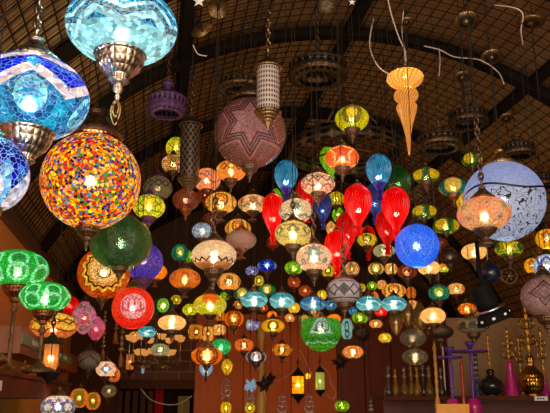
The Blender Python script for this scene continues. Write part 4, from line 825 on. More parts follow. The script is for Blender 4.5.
# ---------------------------------------------------------------- lanterns
def lantern(x, y, w, h, Wd, glassm, metal, label, hexa=True, pw=1.5, seg=6, pierced=None, cat='lantern', chain=.1, cone=1.0, lit=True):
    """x, y, w, h: the glass body; roof and foot added above and below"""
    zc = fit(x, y, FPX*Wd/w, .2); a = zc*w/FPX/2; c = P(x, y, zc); el = math.atan2(c.z-CAMZ, math.hypot(c.x, c.y)); b = h/w/math.cos(el)*a
    t = root('cylinder_lantern' if seg > 8 else 'panel_lantern', c, label, cat, None, math.atan2(-c.x, c.y)); mm = MET[metal]
    put('glass_body', lathe('lantern_body', [(a*.96*cone, -b, 0), (a, -b*.5, .25), (a, b*.5, .75), (a*.96, b, 1)], seg), glassm, t)
    if seg <= 8:
        for k in range(seg):
            th = -PI/2+2*PI*(k/seg-.5); put('bar', mesh('bar', *tube_geo([(a*1.02*cone*math.cos(th), a*1.02*cone*math.sin(th), -b), (a*1.03*math.cos(th), a*1.03*math.sin(th), b)], a*.07, 4)), mm, t)
    put('roof', lathe('lantern_roof', [(a*1.05, b-.002), (a*1.22, b), (a*1.25, b+a*.12), (a*.95, b+a*.25), (a*.9, b+a*.5), (a*.6, b+a*.8), (a*.25, b+a*1.15), (a*.3, b+a*1.25), (a*.12, b+a*1.4), (.003, b+a*1.7)], max(seg, 12)), mm, t)
    put('foot', lathe('lantern_foot', [(.001, -b-a*1.75), (a*.14, -b-a*1.6), (a*.08, -b-a*1.45), (a*.3, -b-a*1.3), (a*.35, -b-a*1.1), (a*.75, -b-a*.7), (a*1.1, -b-a*.25), (a*1.2, -b-a*.1), (a*1.05, -b+.002)], max(seg, 12)), mm, t)
    if lit: bulb(t, a, 0, pw, size=.2)
    hang(t, b+a*1.65, chain=chain, mt=mm); return t
def lace_mat():
    m = mat_new('white_pierced_lace_metal'); nb = NB(m); uv = nb.sep(nb.tc('UV'))
    x = nb.m('FRACT', nb.m('MULTIPLY', uv[0], 26)); y = nb.m('FRACT', nb.m('MULTIPLY', uv[1], 9))
    dx = nb.m('MULTIPLY', nb.m('SUBTRACT', x, .5), 1.0); dy = nb.m('MULTIPLY', nb.m('SUBTRACT', y, .5), .9)
    r = nb.m('SQRT', nb.m('ADD', nb.m('MULTIPLY', dx, dx), nb.m('MULTIPLY', dy, dy)))
    nb.out(principled(nb, nb.mix(nb.m('LESS_THAN', r, .33), (.42, .34, .29), (.05, .03, .02)), .5)); return m
def lattice_mat():
    m = mat_new('dark_lattice_metal'); nb = NB(m); uv = nb.sep(nb.tc('UV'))
    a = nb.m('PINGPONG', nb.m('ADD', nb.m('MULTIPLY', uv[0], 12), nb.m('MULTIPLY', uv[1], 7)), .5)
    b = nb.m('PINGPONG', nb.m('SUBTRACT', nb.m('MULTIPLY', uv[0], 12), nb.m('MULTIPLY', uv[1], 7)), .5)
    k = nb.m('MAXIMUM', nb.m('LESS_THAN', a, .1), nb.m('LESS_THAN', b, .1))
    nb.out(principled(nb, nb.mix(k, (.022, .012, .010), (.20, .13, .08)), .4, .5, nb.bump(k, .6, .01))); return m
lantern(268, 90, 23, 42, .10, lace_mat(), 'brass', 'hanging cylinder lantern of white pierced lace metal', seg=28, lit=False, chain=.2)
lantern(190, 152, 20, 52, .105, lattice_mat(), 'bronze', 'dark lattice cylinder lantern left of the rose lamp', seg=28, lit=False, chain=.2)
lantern(51, 358, 17, 27, .084, GL['lantern'], 'black', 'lit six sided lantern with warm milk glass panes', pw=1.6, cone=.8)
lantern(130, 362, 9, 15, .10, GL['lantern'], 'bronze', 'small warm lantern at the left of the candle chandelier', pw=.5)
lantern(298, 385, 12, 17, .13, GL['lanyel'], 'black', 'glowing yellow cylinder lantern on the red panelling', seg=20, pw=9.0, chain=.06)
lantern(320, 381, 9, 17, .10, GL['lanlime'], 'black', 'pale lime cylinder lantern right of the glowing yellow one', seg=20, pw=.6, chain=.06)
# ---------------------------------------------------------------- pierced drums and rings
ME['drum'] = lathe('pierced_drum', [(.30, .62), (.55, .60), (.80, .52), (.92, .42), (.98, .38), (.98, .30), (.93, .28), (.92, -.12), (.99, -.15), (1.0, -.22), (.94, -.26), (.80, -.42), (.62, -.50), (.60, -.46), (.85, -.2), (.86, .25), (.5, .5)], 48)
ME['crown'] = lathe('drum_crown', [(.34, .60), (.40, .66), (.36, .72), (.20, .82), (.12, .95), (.18, 1.02), (.30, 1.10), (.34, 1.22), (.28, 1.25), (.10, 1.30), (.05, 1.42), (.08, 1.47), (.02, 1.55)], 28)
ME['lowcrown'] = lathe('low_crown', [(.34, .60), (.56, .66), (.58, .74), (.46, .86), (.26, .95), (.12, 1.02), (.10, 1.12), (.03, 1.2)], 28)
ME['fringe'] = lathe('drum_fringe', [(.99, -.20), (.97, -.38), (.95, -.40), (.96, -.22)], 60, lambda th, t: 1+.02*math.cos(30*th))
def drum(x, y, w, Wd, mt, metal, label, crown='crown', hz=1.0, chain=.15):
    zc = fit(x, y, FPX*Wd/w, Wd*(.75 if crown == 'crown' else .4)); a = zc*w/FPX/2; c = P(x, y, zc); t = root('pierced_drum_lamp', c, label, 'lamp', None, math.atan2(-c.x, c.y))
    put('drum', ME['drum'], mt, t, scale=(a, a, a*hz)); put('crown', ME[crown], MET[metal], t, scale=(a, a, a*hz)); put('fringe', ME['fringe'], MET[metal], t, scale=(a, a, a*hz))
    put('socket', lathe('socket', [(a*.12, 0), (a*.14, a*.4), (a*.05, a*.6)], 12), MET['black'], t)
    hang(t, a*hz*(1.5 if crown == 'crown' else 1.15), chain=chain); return t
drum(167, 106, 40, .24, MET['purple_pierced'], 'purple', 'purple pierced metal drum lamp with a trumpet crown', hz=1.0)
drum(318, 72, 60, .36, MET['pierced'], 'bronze', 'large dark bronze drum lamp with a tiered low crown', 'lowcrown', .62, .3)
drum(440, 143, 46, .28, MET['pierced'], 'bronze', 'dark pierced drum lamp right of the amber spiral glass', hz=.62)
drum(468, 119, 40, .25, MET['pierced'], 'bronze', 'dark pierced drum lamp, highest of the dark drums by the right truss', hz=.72)
drum(518, 151, 34, .22, MET['pierced'], 'bronze', 'dark pierced drum lamp behind the white scrollwork globe', hz=.8)
drum(541, 182, 28, .22, MET['pierced'], 'bronze', 'dark pierced drum lamp at the right edge beside the white globe', hz=.9)
drum(86, 120, 58, .26, MET['pierced'], 'bronze', 'dark bronze drum lamp behind the top of the bead lamp', 'lowcrown', .5, .1)
drum(240, 87, 46, .27, MET['pierced'], 'bronze', 'dark bronze drum lamp above the rose lamp', 'lowcrown', .5, .1)
# the ring chandelier
c = P(345, 150, 4.6); t = root('ring_chandelier', c, 'large dark round ring chandelier behind the orange star lamp', 'chandelier')
a = .36
put('ring', lathe('chandelier_ring', [(a, -.05), (a*1.03, -.05), (a*1.04, .05), (a, .05), (a*.98, .04), (a*.98, -.04), (a, -.05)], 56), MET['pierced'], t)
for k in range(6):
    th = k*PI/3+.3; put('spoke', mesh('spoke', *tube_geo([(a*math.cos(th), a*math.sin(th), 0), (.04*math.cos(th), .04*math.sin(th), .02)], .008, 5)), MET['bronze'], t)
for k in range(3):
    th = k*2*PI/3+.1; put('chain', mesh('stay', *tube_geo([(a*math.cos(th), a*math.sin(th), .05), (.01*math.cos(th), .01*math.sin(th), .42)], .005, 5)), MET['bronze'], t)
put('hub', lathe('hub', [(.001, -.12), (.02, -.1), (.03, -.04), (.05, 0), (.05, .03), (.02, .06), (.012, .44), (.001, .46)], 20), MET['bronze'], t); hang(t, .44)
# candle chandelier with cream cups above the bricks
c = P(155, 353, 6.2); t = root('candle_chandelier', c, 'bronze chandelier of small cream candle cups above the brick wall', 'chandelier')
put('ring', lathe('candle_ring', [(.19, -.11), (.205, -.11), (.21, -.09), (.195, -.09), (.19, -.11)], 40), MET['bronze'], t)
put('hub', lathe('candle_hub', [(.001, -.16), (.03, -.13), (.012, -.1), (.012, .3), (.001, .32)], 12), MET['bronze'], t)
for k in range(16):
    th = k*PI/8; r = .23 if k % 2 else .15; z = .10 if k % 2 else -.02
    p = (r*math.cos(th), r*math.sin(th), z)
    put('arm', mesh('arm', *tube_geo([(0, 0, -.08), (r*.5*math.cos(th), r*.5*math.sin(th), -.13), (r*math.cos(th), r*math.sin(th), -.06), p], .005, 5)), MET['brass'], t)
    g = put('cup', lathe('candle_cup', [(.012, 0), (.03, .012), (.034, .03), (.042, .045), (.036, .048), (.02, .01)], 14, lambda th_, t_: 1+.12*t_*math.cos(6*th_)), GL['crflame'], t, p)
l_ = bpy.data.lights.new('bulb_light', 'POINT'); l_.energy = 2.2; l_.color = (1, .7, .35); l_.shadow_soft_size = .03
o = bpy.data.objects.new('bulb_light', l_); COL.objects.link(o); o.parent = t; o.location = (0, 0, .2); hang(t, .3)
# amber spiral glass pendant
c = P(407, 112, 3.7); t = root('spiral_glass_pendant', c, 'amber blown glass pendant in stacked swirling tiers with a long point', 'lamp', None)
def tier(nm, prof): return put(nm, lathe(nm, smooth_prof(prof, 4), 40, lambda th, q: 1+.03*math.cos(18*th+8*q)), GL['amblow'], t)
tier('upper_tier', [(.03, .135, 1), (.075, .16, .9), (.097, .19, .75), (.088, .215, .5), (.05, .235, .2), (.02, .24, 0)][::-1])
tier('middle_tier', [(.03, .055, 1), (.055, .07, .8), (.065, .095, .5), (.05, .125, .2), (.03, .135, 0)][::-1])
tier('pointed_tier', [(.004, -.24, 1), (.008, -.2, .9), (.015, -.13, .8), (.03, -.06, .5), (.052, .015, .3), (.05, .04, .1), (.03, .055, 0)][::-1])
put('collar', ME['cap'], MET['brass'], t, (0, 0, .235), .08)
bulb(t, .08, .19, 1.2, size=.18); hang(t, .27)
# ---------------------------------------------------------------- bell shades under the awning
ME['bell'] = lathe('bell_shade', [(.98, -.02), (1, .0), (1, .05), (.92, .14), (.7, .34), (.4, .55), (.2, .68), (.18, .9), (.1, .95), (.02, 1.0)], 32)
ME['bellin'] = lathe('bell_inside', [(.97, .0), (.88, .12), (.66, .31), (.3, .5), (.01, .55)], 32)
ME['dish'] = lathe('dish_shade', [(.3, .34), (.6, .24), (.9, .06), (1, 0), (.98, -.05), (.7, -.10), (.45, -.12), (.4, -.18), (.3, -.2), (.15, -.14), (.05, -.1)], 32)
def bell(x, y, w, Wd, label, tilt=(0, 0), kind='bell', below=0, metal='black'):
    zc = fit(x, y, FPX*Wd/w, Wd*.5+.03); a = zc*w/FPX/2; c = P(x, y, zc); t = root('bell_shade_lamp', c, label, 'lamp', None)
    s = put('shade', ME[kind], MET[metal], t, scale=a, rot=(math.radians(tilt[0]), math.radians(tilt[1]), 0))
    if kind == 'bell':
        put('lining', ME['bellin'], MET['brass'], s)
        put('bulb_holder', lathe('holder', [(.01, -.12), (.12, -.1), (.14, .05), (.16, .3), (.14, .5)], 14), MET['black'], s)
    else:
        put('cap', ME['cap'], MET[metal], s, (0, 0, .28), .7); put('rim', lathe('dish_rim', [(.62, -.125), (.70, -.135), (.98, -.06), (1.03, .0), (1.0, .02)], 32), MET['brass'], s)
        put('boss', lathe('dish_boss', [(.001, -.30), (.12, -.28), (.2, -.2), (.32, -.17), (.34, -.15)], 20), MET['brass'], s)
        if tilt == (0, 0): tilt = (-22, 0); s.rotation_euler = (math.radians(-22), 0, 0)
    R_ = Matrix.Rotation(math.radians(tilt[0]), 3, 'X') @ Vector((0, 0, a*(.95 if kind == 'bell' else .6)))
    if tilt[1]: R_ = Matrix.Rotation(math.radians(tilt[1]), 3, 'Y') @ Vector((0, 0, a*.95))
    hang(t, R_.z-.005, .004, at=(R_.x, R_.y))
    if below: put('drop_wire', ME['cord'], CORD, t, (0, 0, -below), (.004, .004, below))
bell(218, 9, 22, .15, 'round dark bell shade at the top edge left of centre', (-28, 0), below=.9)
bell(202, 30, 24, .15, 'tilted brown bell shade beside the hanging white star', (0, -28))
bell(466, 21, 25, .17, 'round dark dish shade with a rod, largest of the upper right ones', kind='dish', below=.85)
bell(531, 22, 26, .17, 'brown dish shade at the upper right corner', (0, 8), kind='dish', below=.5)
bell(491, 57, 21, .15, 'dark dish shade hanging over the right truss', kind='dish', below=.3)
bell(462, 77, 16, .11, 'small dark dish shade below the big round one', kind='dish', below=.2)
bell(406, 22, 13, .10, 'small dark dish shade by the white cables', kind='dish', below=.2)
bell(506, 118, 14, .11, 'small dark dish shade above the drum behind the white globe', kind='dish', below=.15)
# pendants: star, multicolour ball, black star lanterns, silver scrollwork
def star_mesh(n=5, r=1, ri=.42, th=.25):
    vs = [(0, -th, 0), (0, th, 0)]+[((r if k % 2 == 0 else ri)*math.sin(k*PI/n), 0, (r if k % 2 == 0 else ri)*math.cos(k*PI/n)) for k in range(2*n)]
    fs = []
    for k in range(2*n): a, b = 2+k, 2+(k+1) % (2*n); fs += [(0, a, b), (1, b, a)]
    return mesh('star', vs, fs, None, False)
c = P(199, 1, 3.4); t = root('star_ornament', c, 'white five pointed star ornament at the top edge', 'ornament'); put('star', star_mesh(), plain('white_star_paint', (.8, .75, .7), .5), t, scale=.035); hang(t, .03)
c = P(352, 2, 3.4); t = root('star_ornament', c, 'small white star ornament right of the multicoloured bead ball', 'ornament'); put('star', star_mesh(), plain('white_star_paint', (.8, .75, .7), .5), t, scale=.018); hang(t, .015)
L(326, 6, 17, 15, .09, glass('dull_multicolour_bead_ball', [(.5, .2, .03), (.2, .05, .02), (.35, .25, .2), (.05, .1, .2), (.3, .3, .05)], None, [], 12, (.05, .03, .02), .08, 0, lit=False, tr=0), 'bronze', 'small dull bead ball hanging at the top edge', shape='sphere', lit=False, cup='stub', cupk=.5)
def black_star(x, y, w, Wd, label):
    a = Wd/2; c = P(x, y, FPX*Wd/w); t = root('star_lantern', c, label, 'lantern')
    vs = []; fs = []; ico = bpy.data.meshes.new('tmp'); import bmesh
    bm = bmesh.new(); bmesh.ops.create_icosphere(bm, subdivisions=1, radius=.55); bm.faces.ensure_lookup_table()
    for f in list(bm.faces)[::2]:
        r = bmesh.ops.poke(bm, faces=[f]); v = r['verts'][0]; v.co = v.co.normalized()*1.05
    bm.to_mesh(ico); bm.free(); ico.materials.append(None)
    put('points', ico, MET['black'], t, scale=a); put('neck', lathe('neck', [(.2, .4), (.16, .6), (.24, .7), (.08, .9), (.05, 1.1)], 14), MET['bronze'], t, scale=a); hang(t, a*1.05)
black_star(265, 384, 20, .16, 'black pointed star lantern before the wooden post')
black_star(271, 378, 14, .13, 'smaller black star lantern right of the wooden post')
black_star(341, 362, 20, .17, 'dark star lantern below the cream dot lamp')
def scroll_pendant(x, y, w, h, label, top=None, cord=True):
    zc = 6.3; s = zc/FPX; c = P(x, y, zc); t = root('scroll_pendant', c, label, 'ornament')
    vs, fs = [], []; H = h*s/2; Wd = w*s/2
    tube_geo([(0, 0, -H), (0, 0, H)], .004, 6, vs, fs)
    for k in range(4):
        z0 = -H+.25*H+k*H*.5; rr = Wd*(.95-.18*abs(k-1))*.55
        for sg in (-1, 1):
            pts = [(sg*(rr*1.0+rr*(1-q/14)*math.cos(q*.45+PI)), 0, z0+rr*(1-q/22)*math.sin(q*.45)) for q in range(13)]
            tube_geo(pts, .0045, 5, vs, fs)
    put('scrollwork', mesh('scrollwork', vs, fs), MET['silver'], t)
    put('bead', lathe('bead', [(.001, H), (.012, H+.01), (.001, H+.02)], 10), MET['silver'], t)
    if cord: hang(t, H+.015)
    return t
scroll_pendant(226, 390, 12, 20, 'silver scrollwork pendant under the yellow glass drop')
scroll_pendant(250, 399, 11, 13, 'silver scrollwork pendant under the icy blue bead cluster')
scroll_pendant(282, 406, 12, 20, 'silver scrollwork pendant left of the glowing yellow lantern')
scroll_pendant(309, 406, 12, 20, 'silver scrollwork pendant between the two cylinder lanterns, low down')
scroll_pendant(371, 408, 5, 16, 'thin silver scrollwork pendant before the dark red wall')
# icy bead clusters and winged ornament
def icy(x, y, n, r, label, wings=False):
    c = P(x, y, 6.1); t = root('bead_cluster_lamp', c, label, 'lamp')
    rnd = random.Random(x)
    if wings:
        for sg in (-1, 1):
            put('wing', lathe('wing', smooth_prof([(.003, -.05, 0), (.016, -.03, .3), (.024, .01, .6), (.012, .045, .9), (.002, .055, 1)], 3), 16), GL['icy'], t, (sg*.028, 0, 0), rot=(0, sg*.45, 0))
        put('body', lathe('body', [(.001, -.1), (.01, -.08), (.008, -.05), (.02, -.02), (.02, .03), (.004, .06)], 12), MET['black'], t)
    else:
        for k in range(n):
            v = Vector((rnd.gauss(0, 1), rnd.gauss(0, 1), rnd.gauss(0, 1))).normalized()
            put('petal', lathe('petal', [(.002, 0, 0), (.012, .3*r, .3), (.009, .8*r, .8), (.001, r, 1)], 6), GL['icy'], t, tuple(v*.005), rot=v.to_track_quat('Z', 'Y').to_euler())
        put('cap', ME['cap'], MET['silver'], t, (0, 0, .02), .03)
    l = bpy.data.lights.new('bulb_light', 'POINT'); l.energy = .4; l.color = (.8, .92, 1); l.shadow_soft_size = .01
    o = bpy.data.objects.new('bulb_light', l); COL.objects.link(o); o.parent = t; o.location = (0, -.02, 0); hang(t, .04)
icy(250, 385, 22, .062, 'icy blue bead cluster lamp left of the wooden post')
icy(206, 371, 0, 0, 'small ornament with two icy blue glass wings below the orange mandala lamp', True)
c = P(143, 367, 6.4); t = root('tube_lamp', c, 'small upright icy blue tube light left of the brick wall', 'lamp')
put('tube', lathe('tube', [(.001, -.06, 0), (.012, -.055, .1), (.014, 0, .5), (.012, .055, .9), (.001, .06, 1)], 14), GL['icy'], t); put('holder', ME['cap'], MET['black'], t, (0, 0, .05), .035); hang(t, .06)
# black spotlight with chrome ring and white squares, dark lens and star wheel
c = P(487, 303, 3.3); t = root('stage_spotlight', c, 'tilted black spotlight with a chrome ring under the peach star lamp', 'spotlight')
BK = plain('matt_black_paint', (.005, .004, .004), .75); CH = plain('chrome_rim', (.5, .47, .45), .2, 1)
ax_ = (P(500, 326, 3.3)-P(476, 272, 3.34)).normalized(); q = (-ax_).to_track_quat('Z', 'Y').to_euler()
h = root('tmp', (0, 0, 0), 'x', 'x'); bpy.data.objects.remove(h)
q = q; b_ = put('housing', lathe('housing', [(.001, .11), (.055, .11), (.062, .10), (.064, .0), (.064, -.03), (.001, -.03)], 36), BK, t, rot=q); b_.scale = (.80,)*3
put('chrome_ring', lathe('chrome_ring', [(.072, -.03), (.088, -.034), (.092, -.042), (.086, -.05), (.07, -.05)], 36), CH, b_)
put('flared_hood', lathe('flared_hood', [(.07, -.05), (.085, -.06), (.105, -.10), (.108, -.115), (.098, -.115), (.07, -.07), (.001, -.06)], 36), BK, b_)
for k in range(8):
    th = k*PI/4+.2; put('white_led', mesh('led', *(lambda v, f: (box_geo(v, f, (0, 0, 0), (.004, .018, .014)), (v, f))[1])([], [])), plain('white_led_square', (.75, .75, .8), .4), b_, (.100*math.cos(th), .100*math.sin(th), -.088), rot=(0, 0, th))
vs, fs = tube_geo([(0, 0, 0), (-.02, .02, .15), (-.02, .02, .3)], .01, 8); put('yoke', mesh('yoke', vs, fs), BK, t)
top = ceil_z(t.location)-t.location.z; put('cord', ME['cord'], CORD, t, (-.02, .02, .29), (.003, .003, top-.29))
c = P(490, 273, 3.7); t = root('dark_lens_lamp', c, 'round dark blue glass ball behind the black spotlight', 'lamp'); put('glass_ball', ME['sphere'], glass('dark_navy_glass', (.01, .015, .04), (.01, .02, .06), [], 3, None, 0, 0, lit=False, tr=0), t, scale=.055); put('cap', ME['cap'], MET['black'], t, (0, 0, .05), .05); hang(t, .08)
c = P(509, 276, 3.9); t = root('wheel_ornament', c, 'small dark round wheel ornament with spokes below the yellow star lamp', 'ornament')
put('rim', lathe('wheel_rim', [(.040, -.01), (.046, -.01), (.047, .01), (.040, .01), (.040, -.01)], 30), MET['bronze'], t, rot=(PI/2, 0, 0))
for k in range(6):
    th = k*PI/3; put('spoke', mesh('spoke', *tube_geo([(0, 0, 0), (.042*math.cos(th), 0, .042*math.sin(th))], .004, 5)), MET['bronze'], t)
put('hub', ME['bulb'], MET['silver'], t, scale=.009); hang(t, .045)
# pale cables under the awning
def cable(pts, label, r=.004, mt=None):
    K = [P(*p) for p in pts]; out = smooth_prof([tuple(k) for k in K], 6)
    c0 = Vector(out[0]); o = put('cable', mesh('cable', *tube_geo([Vector(p)-c0 for p in out], r, 6)), mt or PALE, None, c0); o['label'] = label; o['category'] = 'cable'
PALE = plain('pale_cable', (.55, .42, .34), .6); DRK = CORD
cable([(384, -30, 3.9), (389, 5, 3.95), (398, 35, 3.95), (406, 55, 3.95), (403, 72, 3.95), (392, 75, 3.95), (378, 66, 3.9), (370, 48, 4), (371, 30, 4.1), (374, 18, 4.2)], 'pale looping cable above the amber spiral pendant')
cable([(404, 8, 4.0), (402, 30, 4.0), (405, 60, 4.0), (400, 72, 4.0)], 'short pale cable dropping beside the looping one', .003)
cable([(424, 46, 4.4), (440, 50, 4.35), (455, 57, 4.4), (480, 60, 4.5), (498, 72, 4.5), (504, 84, 4.4)], 'pale cable running along the arch on the right')
cable([(439, 48, 4.3), (440, 60, 4.2), (439, 76, 4.1)], 'short pale cable end below the arch', .003)
cable([(494, 5, 3.6), (515, 8, 3.5), (523, 15, 3.5), (521, 30, 3.5), (523, 45, 3.6)], 'pale cable beside the upper right corner shade', .003)
cable([(193, 45, 3.5), (198, 54, 3.5), (207, 56, 3.5)], 'pale cable end under the tilted brown bell shade', .003)
cable([(344, 57, 4.2), (360, 62, 4.1), (374, 62, 4.1), (385, 66, 4.2), (400, 64, 4.3), (436, 74, 4.3)], 'dark cable sagging across behind the amber pendant', .003, DRK)
cable([(243, 8, 3.9), (250, 28, 3.7), (256, 30, 3.7), (262, 14, 3.9), (262, -8, 4)], 'dark cable loop left of the white lace lantern', .003, DRK)
cable([(463, 92, 4.2), (472, 90, 4.2), (480, 94, 4.2), (486, 104, 4.1)], 'dark curled cable near the right truss', .003, DRK)
cable([(141, 389, 7.6), (150, 399, 7.6), (163, 404, 7.6), (178, 404, 7.6), (192, 396, 7.6)], 'pale cable sagging across the dark opening', .006)
cable([(300, 350, 7.0), (306, 362, 7), (312, 375, 7)], 'thin pale cable slanting down to the cylinder lanterns', .003)
cable([(267, 383, 5.95), (274, 384, 6.2), (282, 378, 6.6), (291, 374, 7), (297, 368, 7.28)], 'thin pale cable running to the glowing yellow lantern', .003)
cable([(322, 366, 6.9), (329, 374, 7.0), (331, 384, 7), (336, 392, 7), (333, 399, 7), (326, 394, 7)], 'thin pale cable looping beside the pale lime lantern', .003)
# hooks below the turquoise lamp and the bead lamp
def hook(x, y, zc, label, s=1):
    c = P(x, y, zc); pts = [(0, 0, .05), (0, 0, .02), (-.012, 0, 0), (-.013, 0, -.03), (-.004, 0, -.06), (.004, 0, -.06), (.013, 0, -.03), (.012, 0, 0), (0, 0, .02)]
    t = root('loop_ornament', c, label, 'ornament'); put('loop', mesh('loop', *tube_geo([Vector(p)*s for p in smooth_prof(pts, 4)], .003*s, 6)), MET['brass'], t)
    put('inner_loop', mesh('loop', *tube_geo([Vector(p)*s*.6 for p in smooth_prof(pts, 4)], .003*s, 6)), MET['brass'], t); return t
hook(116, 105, 2.1, 'brass double loop hanging from the turquoise lamp cup')
# ---------------------------------------------------------------- right side: shelf, bottles, water pipes
SD = 5.9
t = root('display_shelf', P(470, 402, SD+.05), 'long dark shelf with bottles and water pipes on the right', 'shelf')
def wbox(o, nm, px0, px1, py0, py1, z0, z1, mt):
    a_ = P(px0, py0, z0); b_ = P(px1, py1, z0); dy = z1-z0
    vs, fs = [], []; box_geo(vs, fs, ((a_.x+b_.x)/2, a_.y+dy/2, (a_.z+b_.z)/2), (abs(b_.x-a_.x), dy, abs(a_.z-b_.z)))
    return put(nm, mesh(nm, [v-o.location for v in vs], fs, None, False), mt, o)
SHM = m_wood('dark_shelf_wood', (.06, .02, .009), (.10, .036, .018), 2, (.6, 4, 6), .8)
wbox(t, 'shelf_board', 384, 575, 396, 400, SD-.12, SD+.45, SHM)
SHZ = P(470, 396, SD-.12).z
BACKM = m_wood('ochre_back_boards', (.19, .085, .018), (.27, .135, .035), 1)
W0 = bpy.data.objects.new('tmp', None); o = wbox(W0, 'wall_partition', 446, 578, 318, 480, SD+.60, SD+.63, BACKM); o.parent = None; o['kind'] = 'structure'; bpy.data.objects.remove(W0)
wbox(t, 'lower_panel', 384, 575, 401, 480, SD+.36, SD+.42, plain('dark_red_board', (.12, .03, .02), .6))
for x in (446, 499):
    c0 = P(x, 400, SD+.5); o = root('steel_post', (c0.x, c0.y, 0), 'slim steel post behind the water pipes, ' + ('left one of two' if x < 450 else 'right one of two'), 'post')
    put('pole', lathe('pole', [(.012, 0), (.012, ceil_z(Vector((c0.x, c0.y, 0))))], 12), plain('steel_upright', (.32, .26, .22), .35, .9), o)
c0 = P(479, 348, SD+.57); o = root('green_board', c0, 'pale green board on the ochre partition behind the olive lamp', 'board')
vs, fs = [], []; box_geo(vs, fs, (0, 0, 0), (.34, .03, .17)); put('board', mesh('board', vs, fs, None, False), plain('pale_green_panel', (.18, .22, .10), .6), o)
t2 = root('price_card', P(541, 398.5, SD-.13), 'white card with dark marks on the shelf edge at the right', 'card')
vs, fs = [], []; box_geo(vs, fs, (0, 0, 0), (.11, .004, .035)); put('card', mesh('card', vs, fs, None, False), plain('white_card', (.7, .65, .6), .6), t2)
vs, fs = [], []
for k in range(3): box_geo(vs, fs, (-.025+k*.022, -.0035, 0), (.012, .002, .012))
put('marks', mesh('marks', vs, fs, None, False), BK, t2)
# bottles
def bottle(px, h, kind, label, zc=SD):
    p = P(px, 396, zc); p.z = SHZ
    t = root('perfume_bottle', p, label, 'bottle', 'bottles on the display shelf'); s = h
    body = {'clear': GL['smoke'], 'amber': glass('amber_bottle_glass', (.55, .28, .05), (.4, .2, .03), [], 4, None, 0, 0, lit=False, tr=.2), 'dark': plain('dark_bottle', (.03, .025, .03), .25)}[kind]
    put('body', lathe('bottle_body', [(.001, 0), (.13, 0), (.15, .03), (.15, .16), (.10, .34), (.055, .48), (.05, .70), (.06, .86)], 18), body, t, scale=s)
    put('neck_ring', lathe('neck_ring', [(.065, .62), (.085, .64), (.085, .69), (.065, .71)], 14), MET['gold' if kind == 'amber' else 'silver'], t, scale=s)
    put('stopper', lathe('stopper', [(.06, .85), (.075, .87), (.075, .93), (.04, .95), (.05, .99), (.0, 1.0)], 14), MET['gold' if kind == 'amber' else 'silver'], t, scale=s)
for k, (px, h, kind, lb) in enumerate([(389, .25, 'dark', 'dark slim bottle at the left end of the shelf'), (396, .24, 'amber', 'amber bottle with gold stopper second from the left end'), (405, .24, 'clear', 'smoky clear bottle third from the left end'), (412, .26, 'amber', 'taller amber bottle in the middle of the row'), (418, .25, 'amber', 'amber bottle right of the taller amber one'), (424, .26, 'dark', 'dark bottle right of the amber bottles'), (430, .25, 'clear', 'smoky clear bottle left of the golden pipe stem'), (442, .24, 'dark', 'dark bottle right of the golden pipe stem')]):
    bottle(px, h, kind, lb, SD+(.08 if k % 2 else 0))
# water pipes
def hookah(px, top, bot, w, base, stem, label, zc=SD, kind='bell', tray=False, arms=0, bend=0, gold=False, beads=None, basez=None, bf=None):
    s = zc/FPX; p = P(px, bot, zc)
    if basez is not None: p.z = basez
    H = (bot-top)*s/math.cos(PITCH*.6); a = w*s/2; t = root('water_pipe', p, label, 'water pipe', 'water pipes')
    bh = {'bell': .42, 'round': .42, 'slim': .3, 'tall': .5}[kind]*H
    if bf: bh = bf*H
    prof = {'bell': [(.001, 0), (1, 0), (1.02, .04), (.9, .2), (.5, .55), (.32, .75), (.34, .95), (.2, 1)],
            'round': [(.001, 0), (.5, 0), (.5, .05), (.8, .15), (1, .36), (.85, .56), (.4, .70), (.3, .80), (.35, .92), (.2, 1)],
            'slim': [(.001, 0), (.7, 0), (.75, .1), (.4, .5), (.3, .9), (.2, 1)], 'tall': [(.001, 0), (1, 0), (.95, .1), (.6, .5), (.45, .8), (.5, .92), (.3, 1)]}[kind]
    put('vase', lathe('vase', [(r*a, z*bh) for r, z in smooth_prof(prof, 3)], 24), base, t)
    K = []; n = 14
    for i in range(n+1):
        z = bh+(H-bh)*i/n; r = (.009 if i % 2 else .015)*(1.4 if gold else 1); K.append((r, z))
    K[-1] = (.002, H)
    if beads:
        put('stem', lathe('stem', [(.008, bh-.01), (.008, H)], 10), MET['silver'], t)
        for i in range(6): z = bh+(H-bh)*(i+.3)/6; put('bead', ME['bulb'], beads, t, (0, 0, z), (.02, .02, .014 if 0 < i < 5 else .022))
    else: put('stem', lathe('stem', smooth_prof(K, 2), 14), stem, t)
    if tray: put('tray', lathe('tray', [(.01, 0), (tray*s*.5, -.004), (tray*s*.52, .012), (tray*s*.48, .008), (.01, .008)], 28), stem, t, (0, 0, H*.99)); put('bowl', lathe('tobacco_bowl', [(.012, 0), (.02, .03), (.035, .05), (.035, .07), (.01, .06)], 16), stem, t, (0, 0, H))
    for k in range(arms):
        th = 2*PI*k/arms+.3
        for j, z in enumerate((.55, .72)):
            pts = [(0, 0, H*z), (a*.35*math.cos(th), a*.35*math.sin(th), H*(z-.02)), (a*.75*math.cos(th), a*.75*math.sin(th), H*(z+.02)), (a*.6*math.cos(th), a*.6*math.sin(th), H*(z+.08)), (a*.4*math.cos(th), a*.4*math.sin(th), H*(z+.05))]
            put('scroll_arm', mesh('arm', *tube_geo(smooth_prof(pts, 4), .005, 5)), MET['gold'], t)
    return t
GV = lambda n, c, m=0, r=.25: plain(n, c, r, m)
MAG = GV('magenta_lacquer', (.42, .01, .16)); PUR = GV('violet_lacquer', (.10, .03, .28)); BLKG = GV('black_gloss_glass', (.012, .012, .014), 0, .12); REDL = GV('red_lacquer', (.35, .03, .02)); NAVL = GV('navy_lacquer', (.02, .03, .14))
GOLD = MET['gold']
